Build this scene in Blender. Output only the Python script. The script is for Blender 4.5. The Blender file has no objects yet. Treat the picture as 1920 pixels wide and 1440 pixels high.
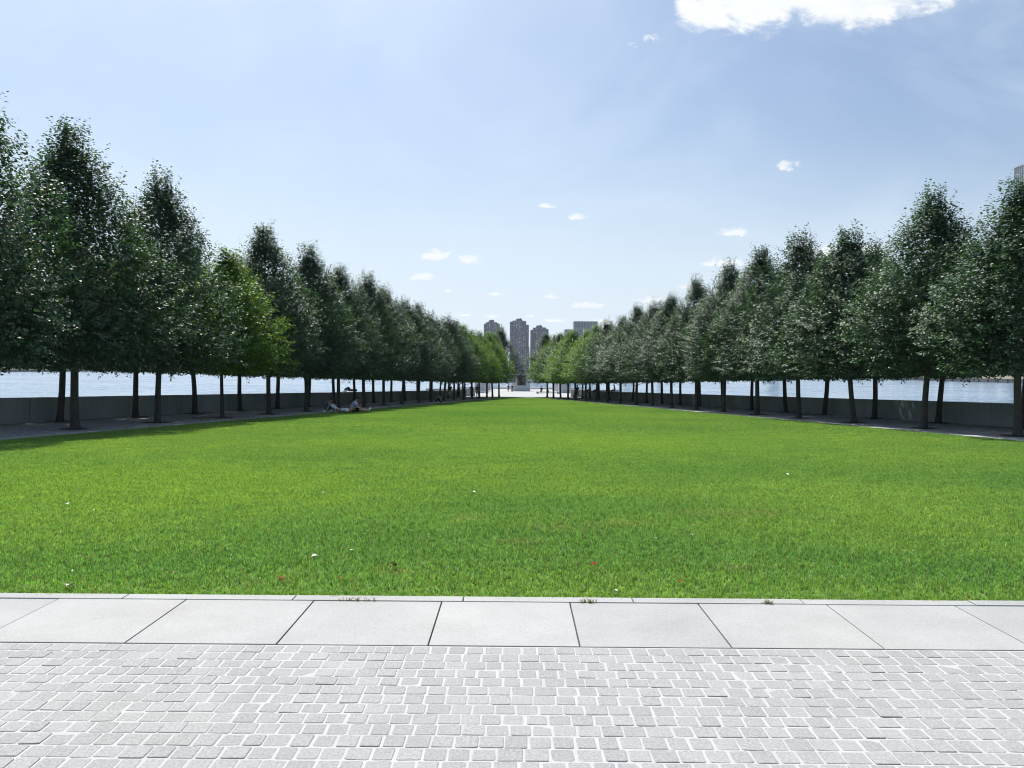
import bpy, bmesh, math, random
import numpy as np
from mathutils import Vector, Matrix, noise as mnoise

R = math.radians
scene = bpy.context.scene
COL = scene.collection

# ------------------------------------------------------------------ camera
EYE = 1.6
YAW, PITCH, ROLL = 0.0041, 0.0186, 0.0067
cam_d = bpy.data.cameras.new("camera")
cam_d.sensor_width = 36.0
cam_d.lens = 1500.0 / 1920.0 * 36.0
cam_d.clip_start = 0.05
cam_d.clip_end = 30000.0
cam = bpy.data.objects.new("camera", cam_d)
COL.objects.link(cam)
cam.matrix_world = (Matrix.Translation((0, 0, EYE)) @ Matrix.Rotation(YAW, 4, 'Z')
                    @ Matrix.Rotation(R(90) - PITCH, 4, 'X') @ Matrix.Rotation(ROLL, 4, 'Z'))
scene.camera = cam

# ------------------------------------------------------------------ light
SUN_EL, SUN_AZ = R(56), R(-24)          # azimuth from the view axis (+Y), minus = to the left
SUN_DIR = Vector((math.sin(SUN_AZ) * math.cos(SUN_EL), math.cos(SUN_AZ) * math.cos(SUN_EL), math.sin(SUN_EL)))
sun_d = bpy.data.lights.new("sun", 'SUN')
sun_d.energy = 4.9
sun_d.angle = R(0.53)
sun_d.color = (1.0, 0.955, 0.88)
sun = bpy.data.objects.new("sun", sun_d)
COL.objects.link(sun)
sun.rotation_euler = SUN_DIR.to_track_quat('Z', 'Y').to_euler()
sun.location = (-20, -10, 60)

scene.view_settings.view_transform = 'Standard'
scene.view_settings.look = 'None'
scene.view_settings.gamma = 1.0
scene.view_settings.exposure = 0.55
scene.cycles.use_denoising = True
scene.cycles.filter_width = 1.1
scene.cycles.max_bounces = 7
scene.cycles.diffuse_bounces = 3
scene.cycles.glossy_bounces = 3
scene.cycles.transmission_bounces = 4
scene.cycles.transparent_max_bounces = 8
scene.cycles.caustics_reflective = False
scene.cycles.caustics_refractive = False
scene.cycles.sample_clamp_indirect = 6.0


class NT:
    """small helper for node trees"""
    def __init__(self, tree):
        self.t = tree
        self.l = tree.links

    def n(self, kind, **kw):
        nd = self.t.nodes.new(kind)
        for k, v in kw.items():
            setattr(nd, k, v)
        return nd

    def put(self, sock, v):
        if hasattr(v, 'links') or isinstance(v, bpy.types.NodeSocket):
            self.l.new(v, sock)
        else:
            sock.default_value = v

    def math(self, op, a, b=None, c=None, clamp=False):
        nd = self.n('ShaderNodeMath', operation=op, use_clamp=clamp)
        self.put(nd.inputs[0], a)
        if b is not None:
            self.put(nd.inputs[1], b)
        if c is not None:
            self.put(nd.inputs[2], c)
        return nd.outputs[0]

    def mix(self, fac, a, b, blend='MIX'):
        nd = self.n('ShaderNodeMix', data_type='RGBA', blend_type=blend)
        self.put(nd.inputs[0], fac)
        self.put(nd.inputs[6], a)
        self.put(nd.inputs[7], b)
        return nd.outputs[2]

    def ramp(self, fac, stops, interp='LINEAR'):
        nd = self.n('ShaderNodeValToRGB')
        cr = nd.color_ramp
        cr.interpolation = interp
        while len(cr.elements) < len(stops):
            cr.elements.new(0.5)
        for e, (p, c) in zip(cr.elements, stops):
            e.position = p
            e.color = (*c, 1) if len(c) == 3 else c
        self.put(nd.inputs[0], fac)
        return nd.outputs[0]

    def noise(self, vec, scale, detail=4, rough=0.55, dist=0.0):
        nd = self.n('ShaderNodeTexNoise')
        if vec is not None:
            self.l.new(vec, nd.inputs['Vector'])
        nd.inputs['Scale'].default_value = scale
        nd.inputs['Detail'].default_value = detail
        nd.inputs['Roughness'].default_value = rough
        nd.inputs['Distortion'].default_value = dist
        return nd.outputs[0]

    def mapr(self, v, a, b, c=0.0, d=1.0, smooth=False):
        nd = self.n('ShaderNodeMapRange', interpolation_type='SMOOTHSTEP' if smooth else 'LINEAR')
        self.put(nd.inputs[0], v)
        for i, x in enumerate((a, b, c, d)):
            nd.inputs[i + 1].default_value = x
        return nd.outputs[0]


# ------------------------------------------------------------------ sky
world = bpy.data.worlds.new("World")
scene.world = world
world.use_nodes = True
wt = world.node_tree
wt.nodes.clear()
W = NT(wt)
sky = W.n('ShaderNodeTexSky', sky_type='NISHITA')
sky.sun_disc = False
sky.sun_elevation = SUN_EL
sky.sun_rotation = SUN_AZ
sky.altitude = 0.0
sky.air_density = 1.0
sky.dust_density = 2.6
sky.ozone_density = 1.6
tc = W.n('ShaderNodeTexCoord')
sep = W.n('ShaderNodeSeparateXYZ')
W.l.new(tc.outputs['Generated'], sep.inputs[0])
yy = W.math('MAXIMUM', sep.outputs[1], 0.05)
uu = W.math('DIVIDE', sep.outputs[0], yy)
vv = W.math('DIVIDE', sep.outputs[2], yy)
cmb = W.n('ShaderNodeCombineXYZ')
W.put(cmb.inputs[0], uu)
W.put(cmb.inputs[1], W.math('MULTIPLY', vv, 1.7))
uv = cmb.outputs[0]
nz_big = W.noise(uv, 9.0, 8, 0.62, 0.3)
nz_small = W.noise(uv, 62.0, 7, 0.62, 0.4)
nz_mid = W.noise(uv, 30.0, 7, 0.65, 0.4)
# clouds in the sky: tangent of azimuth, tangent of elevation, half sizes, softness, opacity
CLOUDS = [
    # big cumulus, high on the right
    (0.236, 0.445, 0.042, 0.026, 1, 1), (0.295, 0.458, 0.080, 0.038, 1, 1), (0.375, 0.466, 0.085, 0.040, 1, 1),
    (0.425, 0.464, 0.073, 0.045, 1, 1), (0.478, 0.478, 0.080, 0.038, 1, 1), (0.530, 0.490, 0.050, 0.034, 1, 1),
    (0.36, 0.50, 0.17, 0.045, 1, 1), (0.21, 0.455, 0.020, 0.02, 1, .8),
    # small ones
    (0.336, 0.2535, 0.014, 0.0085, 0, .2), (0.037, 0.203, 0.013, 0.0038, 0, .85), (0.075, 0.1885, 0.013, 0.0050, 0, .95),
    (-0.102, 0.1405, 0.020, 0.0080, 0, 1), (-0.058, 0.1355, 0.020, 0.0065, 0, 1), (-0.120, 0.113, 0.020, 0.0052, 0, 1),
    (0.270, 0.171, 0.019, 0.0070, 0, .75), (0.262, 0.134, 0.032, 0.0065, 0, .75), (0.168, 0.0865, 0.020, 0.0060, 0, .95),
    (0.087, 0.0795, 0.028, 0.0048, 0, 1), (0.043, 0.0902, 0.011, 0.0036, 0, 1), (-0.085, 0.0965, 0.007, 0.0020, 0, .9),
    (-0.028, 0.0930, 0.009, 0.0022, 0, .9), (-0.065, 0.0665, 0.010, 0.0022, 0, .9), (-0.027, 0.0655, 0.010, 0.0030, 0, .9),
    (0.018, 0.066, 0.007, 0.0022, 0, .8), (0.048, 0.0605, 0.016, 0.0030, 0, .9), (0.106, 0.0600, 0.012, 0.0040, 0, .9),
    (0.386, 0.140, 0.030, 0.020, 0, 1), (0.44, 0.148, 0.02, 0.012, 0, .9), (0.166, 0.410, 0.008, 0.007, 0, -.15),
    (0.142, 0.400, 0.006, 0.005, 0, -.25), (0.215, 0.1035, 0.010, 0.006, 0, .9),
]
cov_big = None
cov_small = None
for (cu, cv, a, b, big, op) in CLOUDS:
    du = W.math('DIVIDE', W.math('SUBTRACT', uu, cu), a)
    dv = W.math('DIVIDE', W.math('SUBTRACT', vv, cv), b)
    if not big:       # flat bases
        dv = W.math('MAXIMUM', dv, W.math('MULTIPLY', dv, -1.7))
    d = W.math('SQRT', W.math('ADD', W.math('MULTIPLY', du, du), W.math('MULTIPLY', dv, dv)))
    m = W.math('SUBTRACT', op if not big else 1.0, d)
    if big:
        cov_big = m if cov_big is None else W.math('MAXIMUM', cov_big, m)
    else:
        m = W.math('MINIMUM', W.math('MULTIPLY_ADD', d, -1.0, 1.0), op)
        cov_small = m if cov_small is None else W.math('MAXIMUM', cov_small, m)
big_m = W.mapr(W.math('ADD', cov_big, W.math('MULTIPLY', W.math('SUBTRACT', W.math('MULTIPLY_ADD', nz_mid, 0.55, W.math('MULTIPLY', nz_big, 0.6)), 0.56), 2.5)), -0.08, 0.5, smooth=True)
small_m = W.mapr(W.math('ADD', cov_small, W.math('MULTIPLY', W.math('SUBTRACT', nz_small, 0.42), 3.2)), 0.02, 0.85, smooth=True)
gate = W.math('GREATER_THAN', sep.outputs[1], 0.06)
cloud_m = W.math('MULTIPLY', W.math('MAXIMUM', big_m, W.math('MULTIPLY', small_m, 0.9)), gate)
# thin summer veil: paler towards the horizon and the sun side
skyc = W.n('ShaderNodeHueSaturation')
W.l.new(sky.outputs[0], skyc.inputs['Color'])
skyc.inputs['Saturation'].default_value = 0.95
skyc.inputs['Value'].default_value = 1.0
veil_n = W.mapr(W.noise(uv, 2.6, 6, 0.58, 0.6), 0.36, 0.70, 0.0, 1.0, smooth=True)
veil = W.math('MULTIPLY', veil_n, 0.40)
base = W.mix(1.0, skyc.outputs[0], (0.93, 1.05, 1.15, 1), 'MULTIPLY')
hor = W.mapr(vv, 0.0, 0.34, 0.92, 0.0, smooth=True)
base = W.mix(hor, base, (7.3, 8.3, 9.35, 1))
tint = W.mix(veil, base, (7.0, 8.2, 9.6, 1))
shade = W.mix(W.mapr(nz_mid, 0.35, 0.7), (8.3, 8.7, 9.0, 1), (9.6, 9.7, 9.7, 1))
final = W.mix(cloud_m, tint, shade)
bg = W.n('ShaderNodeBackground')
W.l.new(final, bg.inputs[0])
bg.inputs[1].default_value = 0.075
wo = W.n('ShaderNodeOutputWorld')
W.l.new(bg.outputs[0], wo.inputs[0])


# ------------------------------------------------------------------ helpers
def tag(o, label=None, cat=None, group=None, kind=None):
    if label:
        o['label'] = label
    if cat:
        o['category'] = cat
    if group:
        o['group'] = group
    if kind:
        o['kind'] = kind
    return o


def empty(name, loc, rz=0.0):
    o = bpy.data.objects.new(name, None)
    o.empty_display_size = 0.3
    o.location = loc
    o.rotation_euler = (0, 0, rz)
    COL.objects.link(o)
    return o


def mesh_np(name, verts, faces, mats=(), smooth=False):
    me = bpy.data.meshes.new(name)
    me.from_pydata([tuple(v) for v in verts], [], [tuple(f) for f in faces])
    for m in mats:
        me.materials.append(m)
    if smooth:
        me.polygons.foreach_set('use_smooth', [True] * len(me.polygons))
    me.update()
    return me


def link(name, me, parent=None, loc=None):
    o = bpy.data.objects.new(name, me)
    COL.objects.link(o)
    if parent is not None:
        o.parent = parent
    if loc is not None:
        o.location = loc
    return o


class MB:
    """collects boxes, prisms and tubes into one mesh"""
    def __init__(self):
        self.v, self.f, self.mi = [], [], []

    def add(self, vs, fs, mi=0):
        k = len(self.v)
        self.v += [tuple(p) for p in vs]
        self.f += [tuple(i + k for i in q) for q in fs]
        self.mi += [mi] * len(fs)

    def box(self, x0, x1, y0, y1, z0, z1, mi=0, bevel=0.0):
        if bevel <= 0:
            vs = [(x, y, z) for z in (z0, z1) for y in (y0, y1) for x in (x0, x1)]
            self.add(vs, [(0, 2, 3, 1), (4, 5, 7, 6), (0, 1, 5, 4), (1, 3, 7, 5), (3, 2, 6, 7), (2, 0, 4, 6)], mi)
        else:
            bm = bmesh.new()
            bmesh.ops.create_cube(bm, size=1.0)
            for v in bm.verts:
                v.co = Vector(((x0 + x1) / 2 + v.co.x * (x1 - x0), (y0 + y1) / 2 + v.co.y * (y1 - y0), (z0 + z1) / 2 + v.co.z * (z1 - z0)))
            bmesh.ops.bevel(bm, geom=list(bm.edges), offset=bevel, segments=2, affect='EDGES', profile=0.5)
            bm.verts.index_update()
            self.add([v.co[:] for v in bm.verts], [[v.index for v in f.verts] for f in bm.faces], mi)
            bm.free()

    def prism(self, poly, z0, z1, mi=0):
        n = len(poly)
        zz0 = z0 if hasattr(z0, '__len__') else [z0] * n
        zz1 = z1 if hasattr(z1, '__len__') else [z1] * n
        vs = [(p[0], p[1], zz0[i]) for i, p in enumerate(poly)] + [(p[0], p[1], zz1[i]) for i, p in enumerate(poly)]
        fs = [tuple(range(n - 1, -1, -1)), tuple(range(n, 2 * n))]
        fs += [(i, (i + 1) % n, n + (i + 1) % n, n + i) for i in range(n)]
        self.add(vs, fs, mi)

    def tube(self, pts, rads, seg=8, mi=0, cap=True):
        pts = [Vector(p) for p in pts]
        vs, fs = [], []
        ref = Vector((0.31, 0.95, 0.12))
        for i, p in enumerate(pts):
            d = (pts[min(i + 1, len(pts) - 1)] - pts[max(i - 1, 0)]).normalized()
            a = d.cross(ref)
            if a.length < 1e-3:
                a = d.cross(Vector((1, 0, 0)))
            a.normalize()
            b = d.cross(a)
            for k in range(seg):
                t = 2 * math.pi * k / seg
                vs.append(p + (a * math.cos(t) + b * math.sin(t)) * rads[i])
        for i in range(len(pts) - 1):
            for k in range(seg):
                k2 = (k + 1) % seg
                fs.append((i * seg + k, i * seg + k2, (i + 1) * seg + k2, (i + 1) * seg + k))
        if cap:
            fs.append(tuple(range(seg - 1, -1, -1)))
            fs.append(tuple((len(pts) - 1) * seg + k for k in range(seg)))
        self.add(vs, fs, mi)

    def ball(self, c, r, seg=12, rings=8, mi=0):
        rx, ry, rz = r if hasattr(r, '__len__') else (r, r, r)
        vs, fs = [], []
        for i in range(rings + 1):
            ph = math.pi * i / rings
            for k in range(seg):
                th = 2 * math.pi * k / seg
                vs.append((c[0] + rx * math.sin(ph) * math.cos(th), c[1] + ry * math.sin(ph) * math.sin(th), c[2] + rz * math.cos(ph)))
        for i in range(rings):
            for k in range(seg):
                k2 = (k + 1) % seg
                fs.append((i * seg + k, (i + 1) * seg + k, (i + 1) * seg + k2, i * seg + k2))
        self.add(vs, fs, mi)

    def mesh(self, name, mats, smooth=False):
        me = mesh_np(name, self.v, self.f, mats if isinstance(mats, (list, tuple)) else [mats], smooth)
        if any(self.mi):
            me.polygons.foreach_set('material_index', self.mi)
        return me

    def build(self, name, mats, parent=None, smooth=False, loc=None):
        return link(name, self.mesh(name, mats, smooth), parent, loc)


def new_mat(name):
    m = bpy.data.materials.new(name)
    m.use_nodes = True
    m.node_tree.nodes.clear()
    return m, NT(m.node_tree)


def finish(N, surf):
    o = N.n('ShaderNodeOutputMaterial')
    N.l.new(surf, o.inputs[0])


def principled(N, col, rough=0.7, spec=0.4, normal=None, metal=0.0):
    p = N.n('ShaderNodeBsdfPrincipled')
    N.put(p.inputs['Base Color'], col)
    N.put(p.inputs['Roughness'], rough)
    N.put(p.inputs['Specular IOR Level'], spec)
    N.put(p.inputs['Metallic'], metal)
    if normal is not None:
        N.l.new(normal, p.inputs['Normal'])
    return p.outputs[0]


def bump(N, h, strength=0.5, dist=0.01):
    b = N.n('ShaderNodeBump')
    b.inputs['Strength'].default_value = strength
    b.inputs['Distance'].default_value = dist
    N.l.new(h, b.inputs['Height'])
    return b.outputs[0]


def c4(c):
    return (*c, 1.0)


def simple_mat(name, col, rough=0.75, spec=0.3, var=0.18, scale=6.0, bumps=0.0, bscale=40.0, metal=0.0, obj=True):
    m, N = new_mat(name)
    t = N.n('ShaderNodeTexCoord')
    v = t.outputs['Object'] if obj else N.n('ShaderNodeNewGeometry').outputs['Position']
    n1 = N.noise(v, scale, 5, 0.6)
    f = N.mapr(n1, 0.25, 0.75)
    lo = tuple(c * (1 - var) for c in col)
    hi = tuple(min(1, c * (1 + var)) for c in col)
    cc = N.mix(f, c4(lo), c4(hi))
    nm = bump(N, N.noise(v, bscale, 4), bumps, 0.01) if bumps else None
    finish(N, principled(N, cc, rough, spec, nm, metal))
    return m


def granite_mat(name, col, speck=0.25, stain=0.12, bumps=0.25, warm=(1.0, 0.97, 0.92), island=0.0):
    m, N = new_mat(name)
    pos = N.n('ShaderNodeNewGeometry').outputs['Position']
    fine = N.noise(pos, 230.0, 3, 0.7)
    mid = N.noise(pos, 75.0, 4, 0.65)
    big = N.noise(pos, 1.3, 5, 0.6)
    f = N.math('ADD', N.math('MULTIPLY', N.mapr(fine, 0.3, 0.7, -1, 1), 0.55), N.math('MULTIPLY', N.mapr(mid, 0.3, 0.7, -1, 1), 0.45))
    val = N.math('MULTIPLY_ADD', f, speck, 1.0)
    val = N.math('ADD', val, N.math('MULTIPLY', N.mapr(big, 0.3, 0.7, -1, 1), stain))
    if island:
        ri = N.n('ShaderNodeNewGeometry').outputs['Random Per Island']
        val = N.math('ADD', val, N.math('MULTIPLY', N.math('SUBTRACT', ri, 0.5), island))
    vm = N.n('ShaderNodeVectorMath', operation='SCALE')
    vm.inputs[0].default_value = col
    N.l.new(val, vm.inputs['Scale'])
    warmf = N.mapr(N.noise(pos, 0.7, 3), 0.45, 0.7)
    cc = N.mix(N.math('MULTIPLY', warmf, 0.5), vm.outputs[0], c4(warm), 'MULTIPLY')
    nm = bump(N, N.math('ADD', fine, N.math('MULTIPLY', mid, 1.5)), bumps, 0.003)
    finish(N, principled(N, cc, 0.8, 0.25, nm))
    return m


# ------------------------------------------------------------------ the lie of the land
SLOPE = 0.0217
Y0 = 5.57


def gz(y):
    if y <= Y0:
        return 0.0
    if y <= 110:
        return -(y - Y0) * SLOPE
    zb = -(110 - Y0) * SLOPE
    if y <= 165:
        return zb - (y - 110) * 0.0172
    return zb - 55 * 0.0172


LX0, LK = -18.33, 0.1414        # left lawn-side row of trees: x = LX0 + LK*y
RX0, RK = 19.915, -0.1364
OUT = 3.83                      # wall-side rows
PITCHD, NB = 4.815, 5.48


def rowL(y): return LX0 + LK * y
def rowR(y): return RX0 + RK * y
def lawnL(y): return rowL(y) + 2.12
def lawnR(y): return rowR(y) - 2.12
def wallL(y): return rowL(y) - OUT - 0.62
def wallR(y): return rowR(y) + OUT + 0.62


LAWN_END = 107.0
WALL_END_L, WALL_END_R = 112.5, 111.0
WATER_Z = -6.4

# ------------------------------------------------------------------ materials of the setting
def path_material():
    m, N = new_mat('stone_dust')
    pos = N.n('ShaderNodeNewGeometry').outputs['Position']
    fine = N.noise(pos, 90.0, 4, 0.7)
    big = N.noise(pos, 0.8, 5, 0.6)
    lit = N.noise(pos, 14.0, 3, 0.6)
    c = N.mix(N.mapr(big, 0.3, 0.7), (0.34, 0.35, 0.36, 1), (0.46, 0.465, 0.46, 1))
    c = N.mix(N.mapr(fine, 0.3, 0.75, 0, 0.55), c, (0.16, 0.16, 0.16, 1))
    c = N.mix(N.mapr(lit, 0.66, 0.74, 0, 0.5), c, (0.20, 0.15, 0.09, 1))
    finish(N, principled(N, c, 0.9, 0.2, bump(N, fine, 0.4, 0.01)))
    return m


def lawn_colour(N, pos):
    """colour of the turf itself: mown patches, worn and yellowed areas"""
    n1 = N.mapr(N.noise(pos, 0.13, 5, 0.6), 0.36, 0.64)
    n2 = N.mapr(N.noise(pos, 1.6, 4, 0.6), 0.3, 0.7)
    n3 = N.mapr(N.noise(pos, 7.0, 4, 0.65), 0.3, 0.7)
    c = N.mix(n1, (0.115, 0.275, 0.072, 1), (0.245, 0.395, 0.080, 1))
    c = N.mix(N.math('MULTIPLY', n2, 0.55), c, (0.090, 0.250, 0.070, 1))
    c = N.mix(N.math('MULTIPLY', n3, 0.35), c, (0.26, 0.36, 0.10, 1))
    sp0 = N.n('ShaderNodeSeparateXYZ')
    N.l.new(pos, sp0.inputs[0])
    for (cx, cy, a, b, amt, colr) in ((0.2, 7.4, 3.4, 1.5, 0.50, (0.085, 0.225, 0.070, 1)), (-3.6, 6.6, 1.8, 0.8, 0.4, (0.085, 0.230, 0.065, 1)), (3.4, 6.6, 1.6, 0.8, 0.5, (0.085, 0.235, 0.070, 1)), (0.9, 10.0, 2.6, 1.2, 0.55, (0.095, 0.245, 0.075, 1)),
                                      (-5.6, 12.0, 4.5, 3.5, 0.6, (0.24, 0.39, 0.070, 1)), (5.4, 11.0, 3.2, 2.4, 0.5, (0.25, 0.40, 0.095, 1)), (2.0, 22.0, 9.0, 6.0, 0.5, (0.235, 0.395, 0.080, 1)), (-1.0, 45.0, 6.0, 14.0, 0.35, (0.13, 0.30, 0.06, 1))):
        ex = N.math('DIVIDE', N.math('SUBTRACT', sp0.outputs[0], cx), a)
        ey = N.math('DIVIDE', N.math('SUBTRACT', sp0.outputs[1], cy), b)
        e = N.math('SQRT', N.math('ADD', N.math('MULTIPLY', ex, ex), N.math('MULTIPLY', ey, ey)))
        e = N.math('ADD', e, N.math('MULTIPLY', N.math('SUBTRACT', n2, 0.5), 0.9))
        c = N.mix(N.mapr(e, 0.25, 1.25, amt, 0.0, smooth=True), c, colr)
    # worn spots near the middle of the front of the lawn
    sp = N.n('ShaderNodeSeparateXYZ')
    N.l.new(pos, sp.inputs[0])
    worn = None
    for (wx, wy, a, b) in ((0.55, 8.4, 0.7, 0.30), (-0.5, 8.9, 0.5, 0.22), (1.2, 8.7, 0.6, 0.3), (-0.9, 6.35, 0.35, 0.16), (1.9, 6.6, 0.4, 0.2), (2.6, 9.5, 1.3, 0.5), (-1.9, 5.95, 0.3, 0.14), (0.1, 7.6, 0.5, 0.2)):
        dx = N.math('DIVIDE', N.math('SUBTRACT', sp.outputs[0], wx), a)
        dy = N.math('DIVIDE', N.math('SUBTRACT', sp.outputs[1], wy), b)
        d = N.math('SUBTRACT', 1.0, N.math('SQRT', N.math('ADD', N.math('MULTIPLY', dx, dx), N.math('MULTIPLY', dy, dy))))
        worn = d if worn is None else N.math('MAXIMUM', worn, d)
    wn = N.math('ADD', worn, N.math('MULTIPLY', N.math('SUBTRACT', N.noise(pos, 4.5, 5, 0.75), 0.5), 4.0))
    wm = N.mapr(wn, 0.2, 1.1, 0, 0.5, smooth=True)
    return N.mix(wm, c, (0.27, 0.29, 0.14, 1))


def lawn_material():
    m, N = new_mat('turf')
    pos = N.n('ShaderNodeNewGeometry').outputs['Position']
    c = lawn_colour(N, pos)
    fine = N.noise(pos, 60.0, 4, 0.7)
    c = N.mix(N.mapr(fine, 0.35, 0.7, 0.35, 0.75), c, (0.06, 0.10, 0.02, 1))
    finish(N, principled(N, c, 0.95, 0.1, bump(N, fine, 0.8, 0.02)))
    return m


def blade_material():
    m, N = new_mat('grass_blade')
    pos = N.n('ShaderNodeNewGeometry').outputs['Position']
    c = lawn_colour(N, pos)
    att = N.n('ShaderNodeAttribute', attribute_name='tone')
    dry = N.mapr(att.outputs['Fac'], 0.93, 0.97)
    v = N.mapr(att.outputs['Fac'], 0.0, 0.93, 0.15, 1.86)
    vm = N.n('ShaderNodeVectorMath', operation='SCALE')
    N.l.new(c, vm.inputs[0])
    N.l.new(v, vm.inputs['Scale'])
    cc = N.mix(dry, vm.outputs[0], (0.36, 0.33, 0.16, 1))
    p = principled(N, cc, 0.45, 0.42)
    tr = N.n('ShaderNodeBsdfTranslucent')
    N.l.new(N.mix(1.0, cc, (1.25, 1.2, 0.65, 1), 'MULTIPLY'), tr.inputs[0])
    ms = N.n('ShaderNodeMixShader')
    ms.inputs[0].default_value = 0.48
    N.l.new(p, ms.inputs[1])
    N.l.new(tr.outputs[0], ms.inputs[2])
    finish(N, ms.outputs[0])
    return m


def water_material():
    m, N = new_mat('river_water')
    pos = N.n('ShaderNodeNewGeometry').outputs['Position']
    mp = N.n('ShaderNodeMapping')
    mp.inputs['Scale'].default_value = (0.22, 0.50, 1.0)
    mp.inputs['Rotation'].default_value = (0, 0, 0.25)
    N.l.new(pos, mp.inputs[0])

    def vec_noise(scale, detail):
        nd = N.n('ShaderNodeTexNoise')
        N.l.new(mp.outputs[0], nd.inputs['Vector'])
        nd.inputs['Scale'].default_value = scale
        nd.inputs['Detail'].default_value = detail
        nd.inputs['Roughness'].default_value = 0.6
        nd.inputs['Distortion'].default_value = 0.5
        return nd.outputs['Color']
    calm = N.mapr(N.noise(pos, 0.016, 4, 0.6, 0.6), 0.42, 0.62)
    amp = N.math('MULTIPLY_ADD', calm, -0.55, 1.15)
    acc = None
    for sc, k in ((1.0, 1.0), (0.22, 0.55)):
        v = N.n('ShaderNodeVectorMath', operation='SUBTRACT')
        N.l.new(vec_noise(sc, 4), v.inputs[0])
        v.inputs[1].default_value = (0.5, 0.5, 0.5)
        sc_ = N.n('ShaderNodeVectorMath', operation='SCALE')
        N.l.new(v.outputs[0], sc_.inputs[0])
        N.put(sc_.inputs['Scale'], N.math('MULTIPLY', amp, k))
        if acc is None:
            acc = sc_.outputs[0]
        else:
            a = N.n('ShaderNodeVectorMath', operation='ADD')
            N.l.new(acc, a.inputs[0])
            N.l.new(sc_.outputs[0], a.inputs[1])
            acc = a.outputs[0]
    fl = N.n('ShaderNodeVectorMath', operation='MULTIPLY')
    N.l.new(acc, fl.inputs[0])
    fl.inputs[1].default_value = (1, 1, 0)
    up = N.n('ShaderNodeVectorMath', operation='ADD')
    N.l.new(fl.outputs[0], up.inputs[0])
    up.inputs[1].default_value = (0, 0, 1)
    nr = N.n('ShaderNodeVectorMath', operation='NORMALIZE')
    N.l.new(up.outputs[0], nr.inputs[0])
    c = N.mix(calm, (0.06, 0.13, 0.22, 1), (0.13, 0.21, 0.29, 1))
    finish(N, principled(N, c, 0.14, 0.5, nr.outputs[0]))
    return m


M = {}
M['sett'] = granite_mat('granite_sett', (0.282, 0.289, 0.293), 0.50, 0.06, 0.35, island=0.13)
M['slab'] = granite_mat('granite_slab', (0.325, 0.332, 0.334), 0.26, 0.10, 0.2, island=0.09)
M['grout'] = simple_mat('pale_joint_sand', (0.41, 0.418, 0.42), 0.95, 0.1, 0.12, 3.0, 0.3, 300.0, obj=False)
M['dark_joint'] = simple_mat('dark_joint', (0.03, 0.03, 0.032), 0.95, 0.1, 0.3, 30.0, obj=False)
M['path'] = path_material()
M['edge'] = granite_mat('edge_stone', (0.36, 0.375, 0.39), 0.2, 0.1, 0.2)
M['plaza'] = granite_mat('plaza_stone', (0.205, 0.205, 0.20), 0.1, 0.06, 0.1)
M['turf'] = lawn_material()
M['blade'] = blade_material()
M['water'] = water_material()
M['dark_ground'] = simple_mat('dark_ground', (0.085, 0.07, 0.05), 0.95, 0.1, 0.5, 20.0, 0.4, 60.0, obj=False)  # mottled dark brown of the discs round the trunks
def wall_material():
    m, N = new_mat('parapet_granite')
    pos = N.n('ShaderNodeNewGeometry').outputs['Position']
    mp = N.n('ShaderNodeMapping')
    mp.inputs['Scale'].default_value = (1.0, 1.0, 0.10)
    N.l.new(pos, mp.inputs[0])
    run = N.noise(mp.outputs[0], 3.2, 5, 0.7, 0.3)
    pale = N.noise(mp.outputs[0], 6.5, 3, 0.6, 0.8)
    big = N.noise(pos, 0.45, 4, 0.6)
    grain = N.noise(pos, 70.0, 3, 0.7)
    c = N.mix(N.mapr(big, 0.3, 0.7), (0.38, 0.40, 0.42, 1), (0.54, 0.56, 0.58, 1))
    c = N.mix(N.mapr(run, 0.52, 0.72, 0, 0.55), c, (0.24, 0.255, 0.27, 1))
    c = N.mix(N.mapr(pale, 0.70, 0.80, 0, 0.25), c, (0.80, 0.80, 0.78, 1))
    c = N.mix(N.mapr(grain, 0.4, 0.7, 0, 0.25), c, (0.25, 0.26, 0.27, 1))
    finish(N, principled(N, c, 0.8, 0.25, bump(N, grain, 0.2, 0.003)))
    return m


M['wall'] = wall_material()
M['plinth'] = granite_mat('plinth_granite', (0.08, 0.083, 0.088), 0.15, 0.2, 0.2)


def poly_sheet(name, poly, mat, kind='structure', sub=None):
    o = link(name, mesh_np(name, [(p[0], p[1], p[2] if len(p) > 2 else gz(p[1])) for p in poly], [tuple(range(len(poly)))], [mat]))
    return tag(o, kind=kind)


def strip_sheet(name, fl, fr, ys, mat, dz=0.0, kind='structure'):
    """a ground sheet following the slope, between x = fl(y) and x = fr(y)"""
    vs, fs = [], []
    for y in ys:
        vs += [(fl(y), y, gz(y) + dz), (fr(y), y, gz(y) + dz)]
    for i in range(len(ys) - 1):
        fs.append((2 * i, 2 * i + 1, 2 * i + 3, 2 * i + 2))
    return tag(link(name, mesh_np(name, vs, fs, [mat])), kind=kind)


# ------------------------------------------------------------------ ground
rng = np.random.default_rng(7)
random.seed(11)

# base of the whole island (below every other sheet)
base = MB()
isl = [(-24.5, -22), (24.5, -22), (24.3, Y0), (8.6 + 5.2, 112), (15.5, 120), (15.5, 197), (-13.5, 197), (-13.5, 120), (-11.8, 112), (-24.0, Y0)]
base.prism(isl, [WATER_Z - 3] * len(isl), [gz(p[1]) - 0.06 for p in isl])
tag(base.build('island_ground', M['path']), kind='structure')

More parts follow.
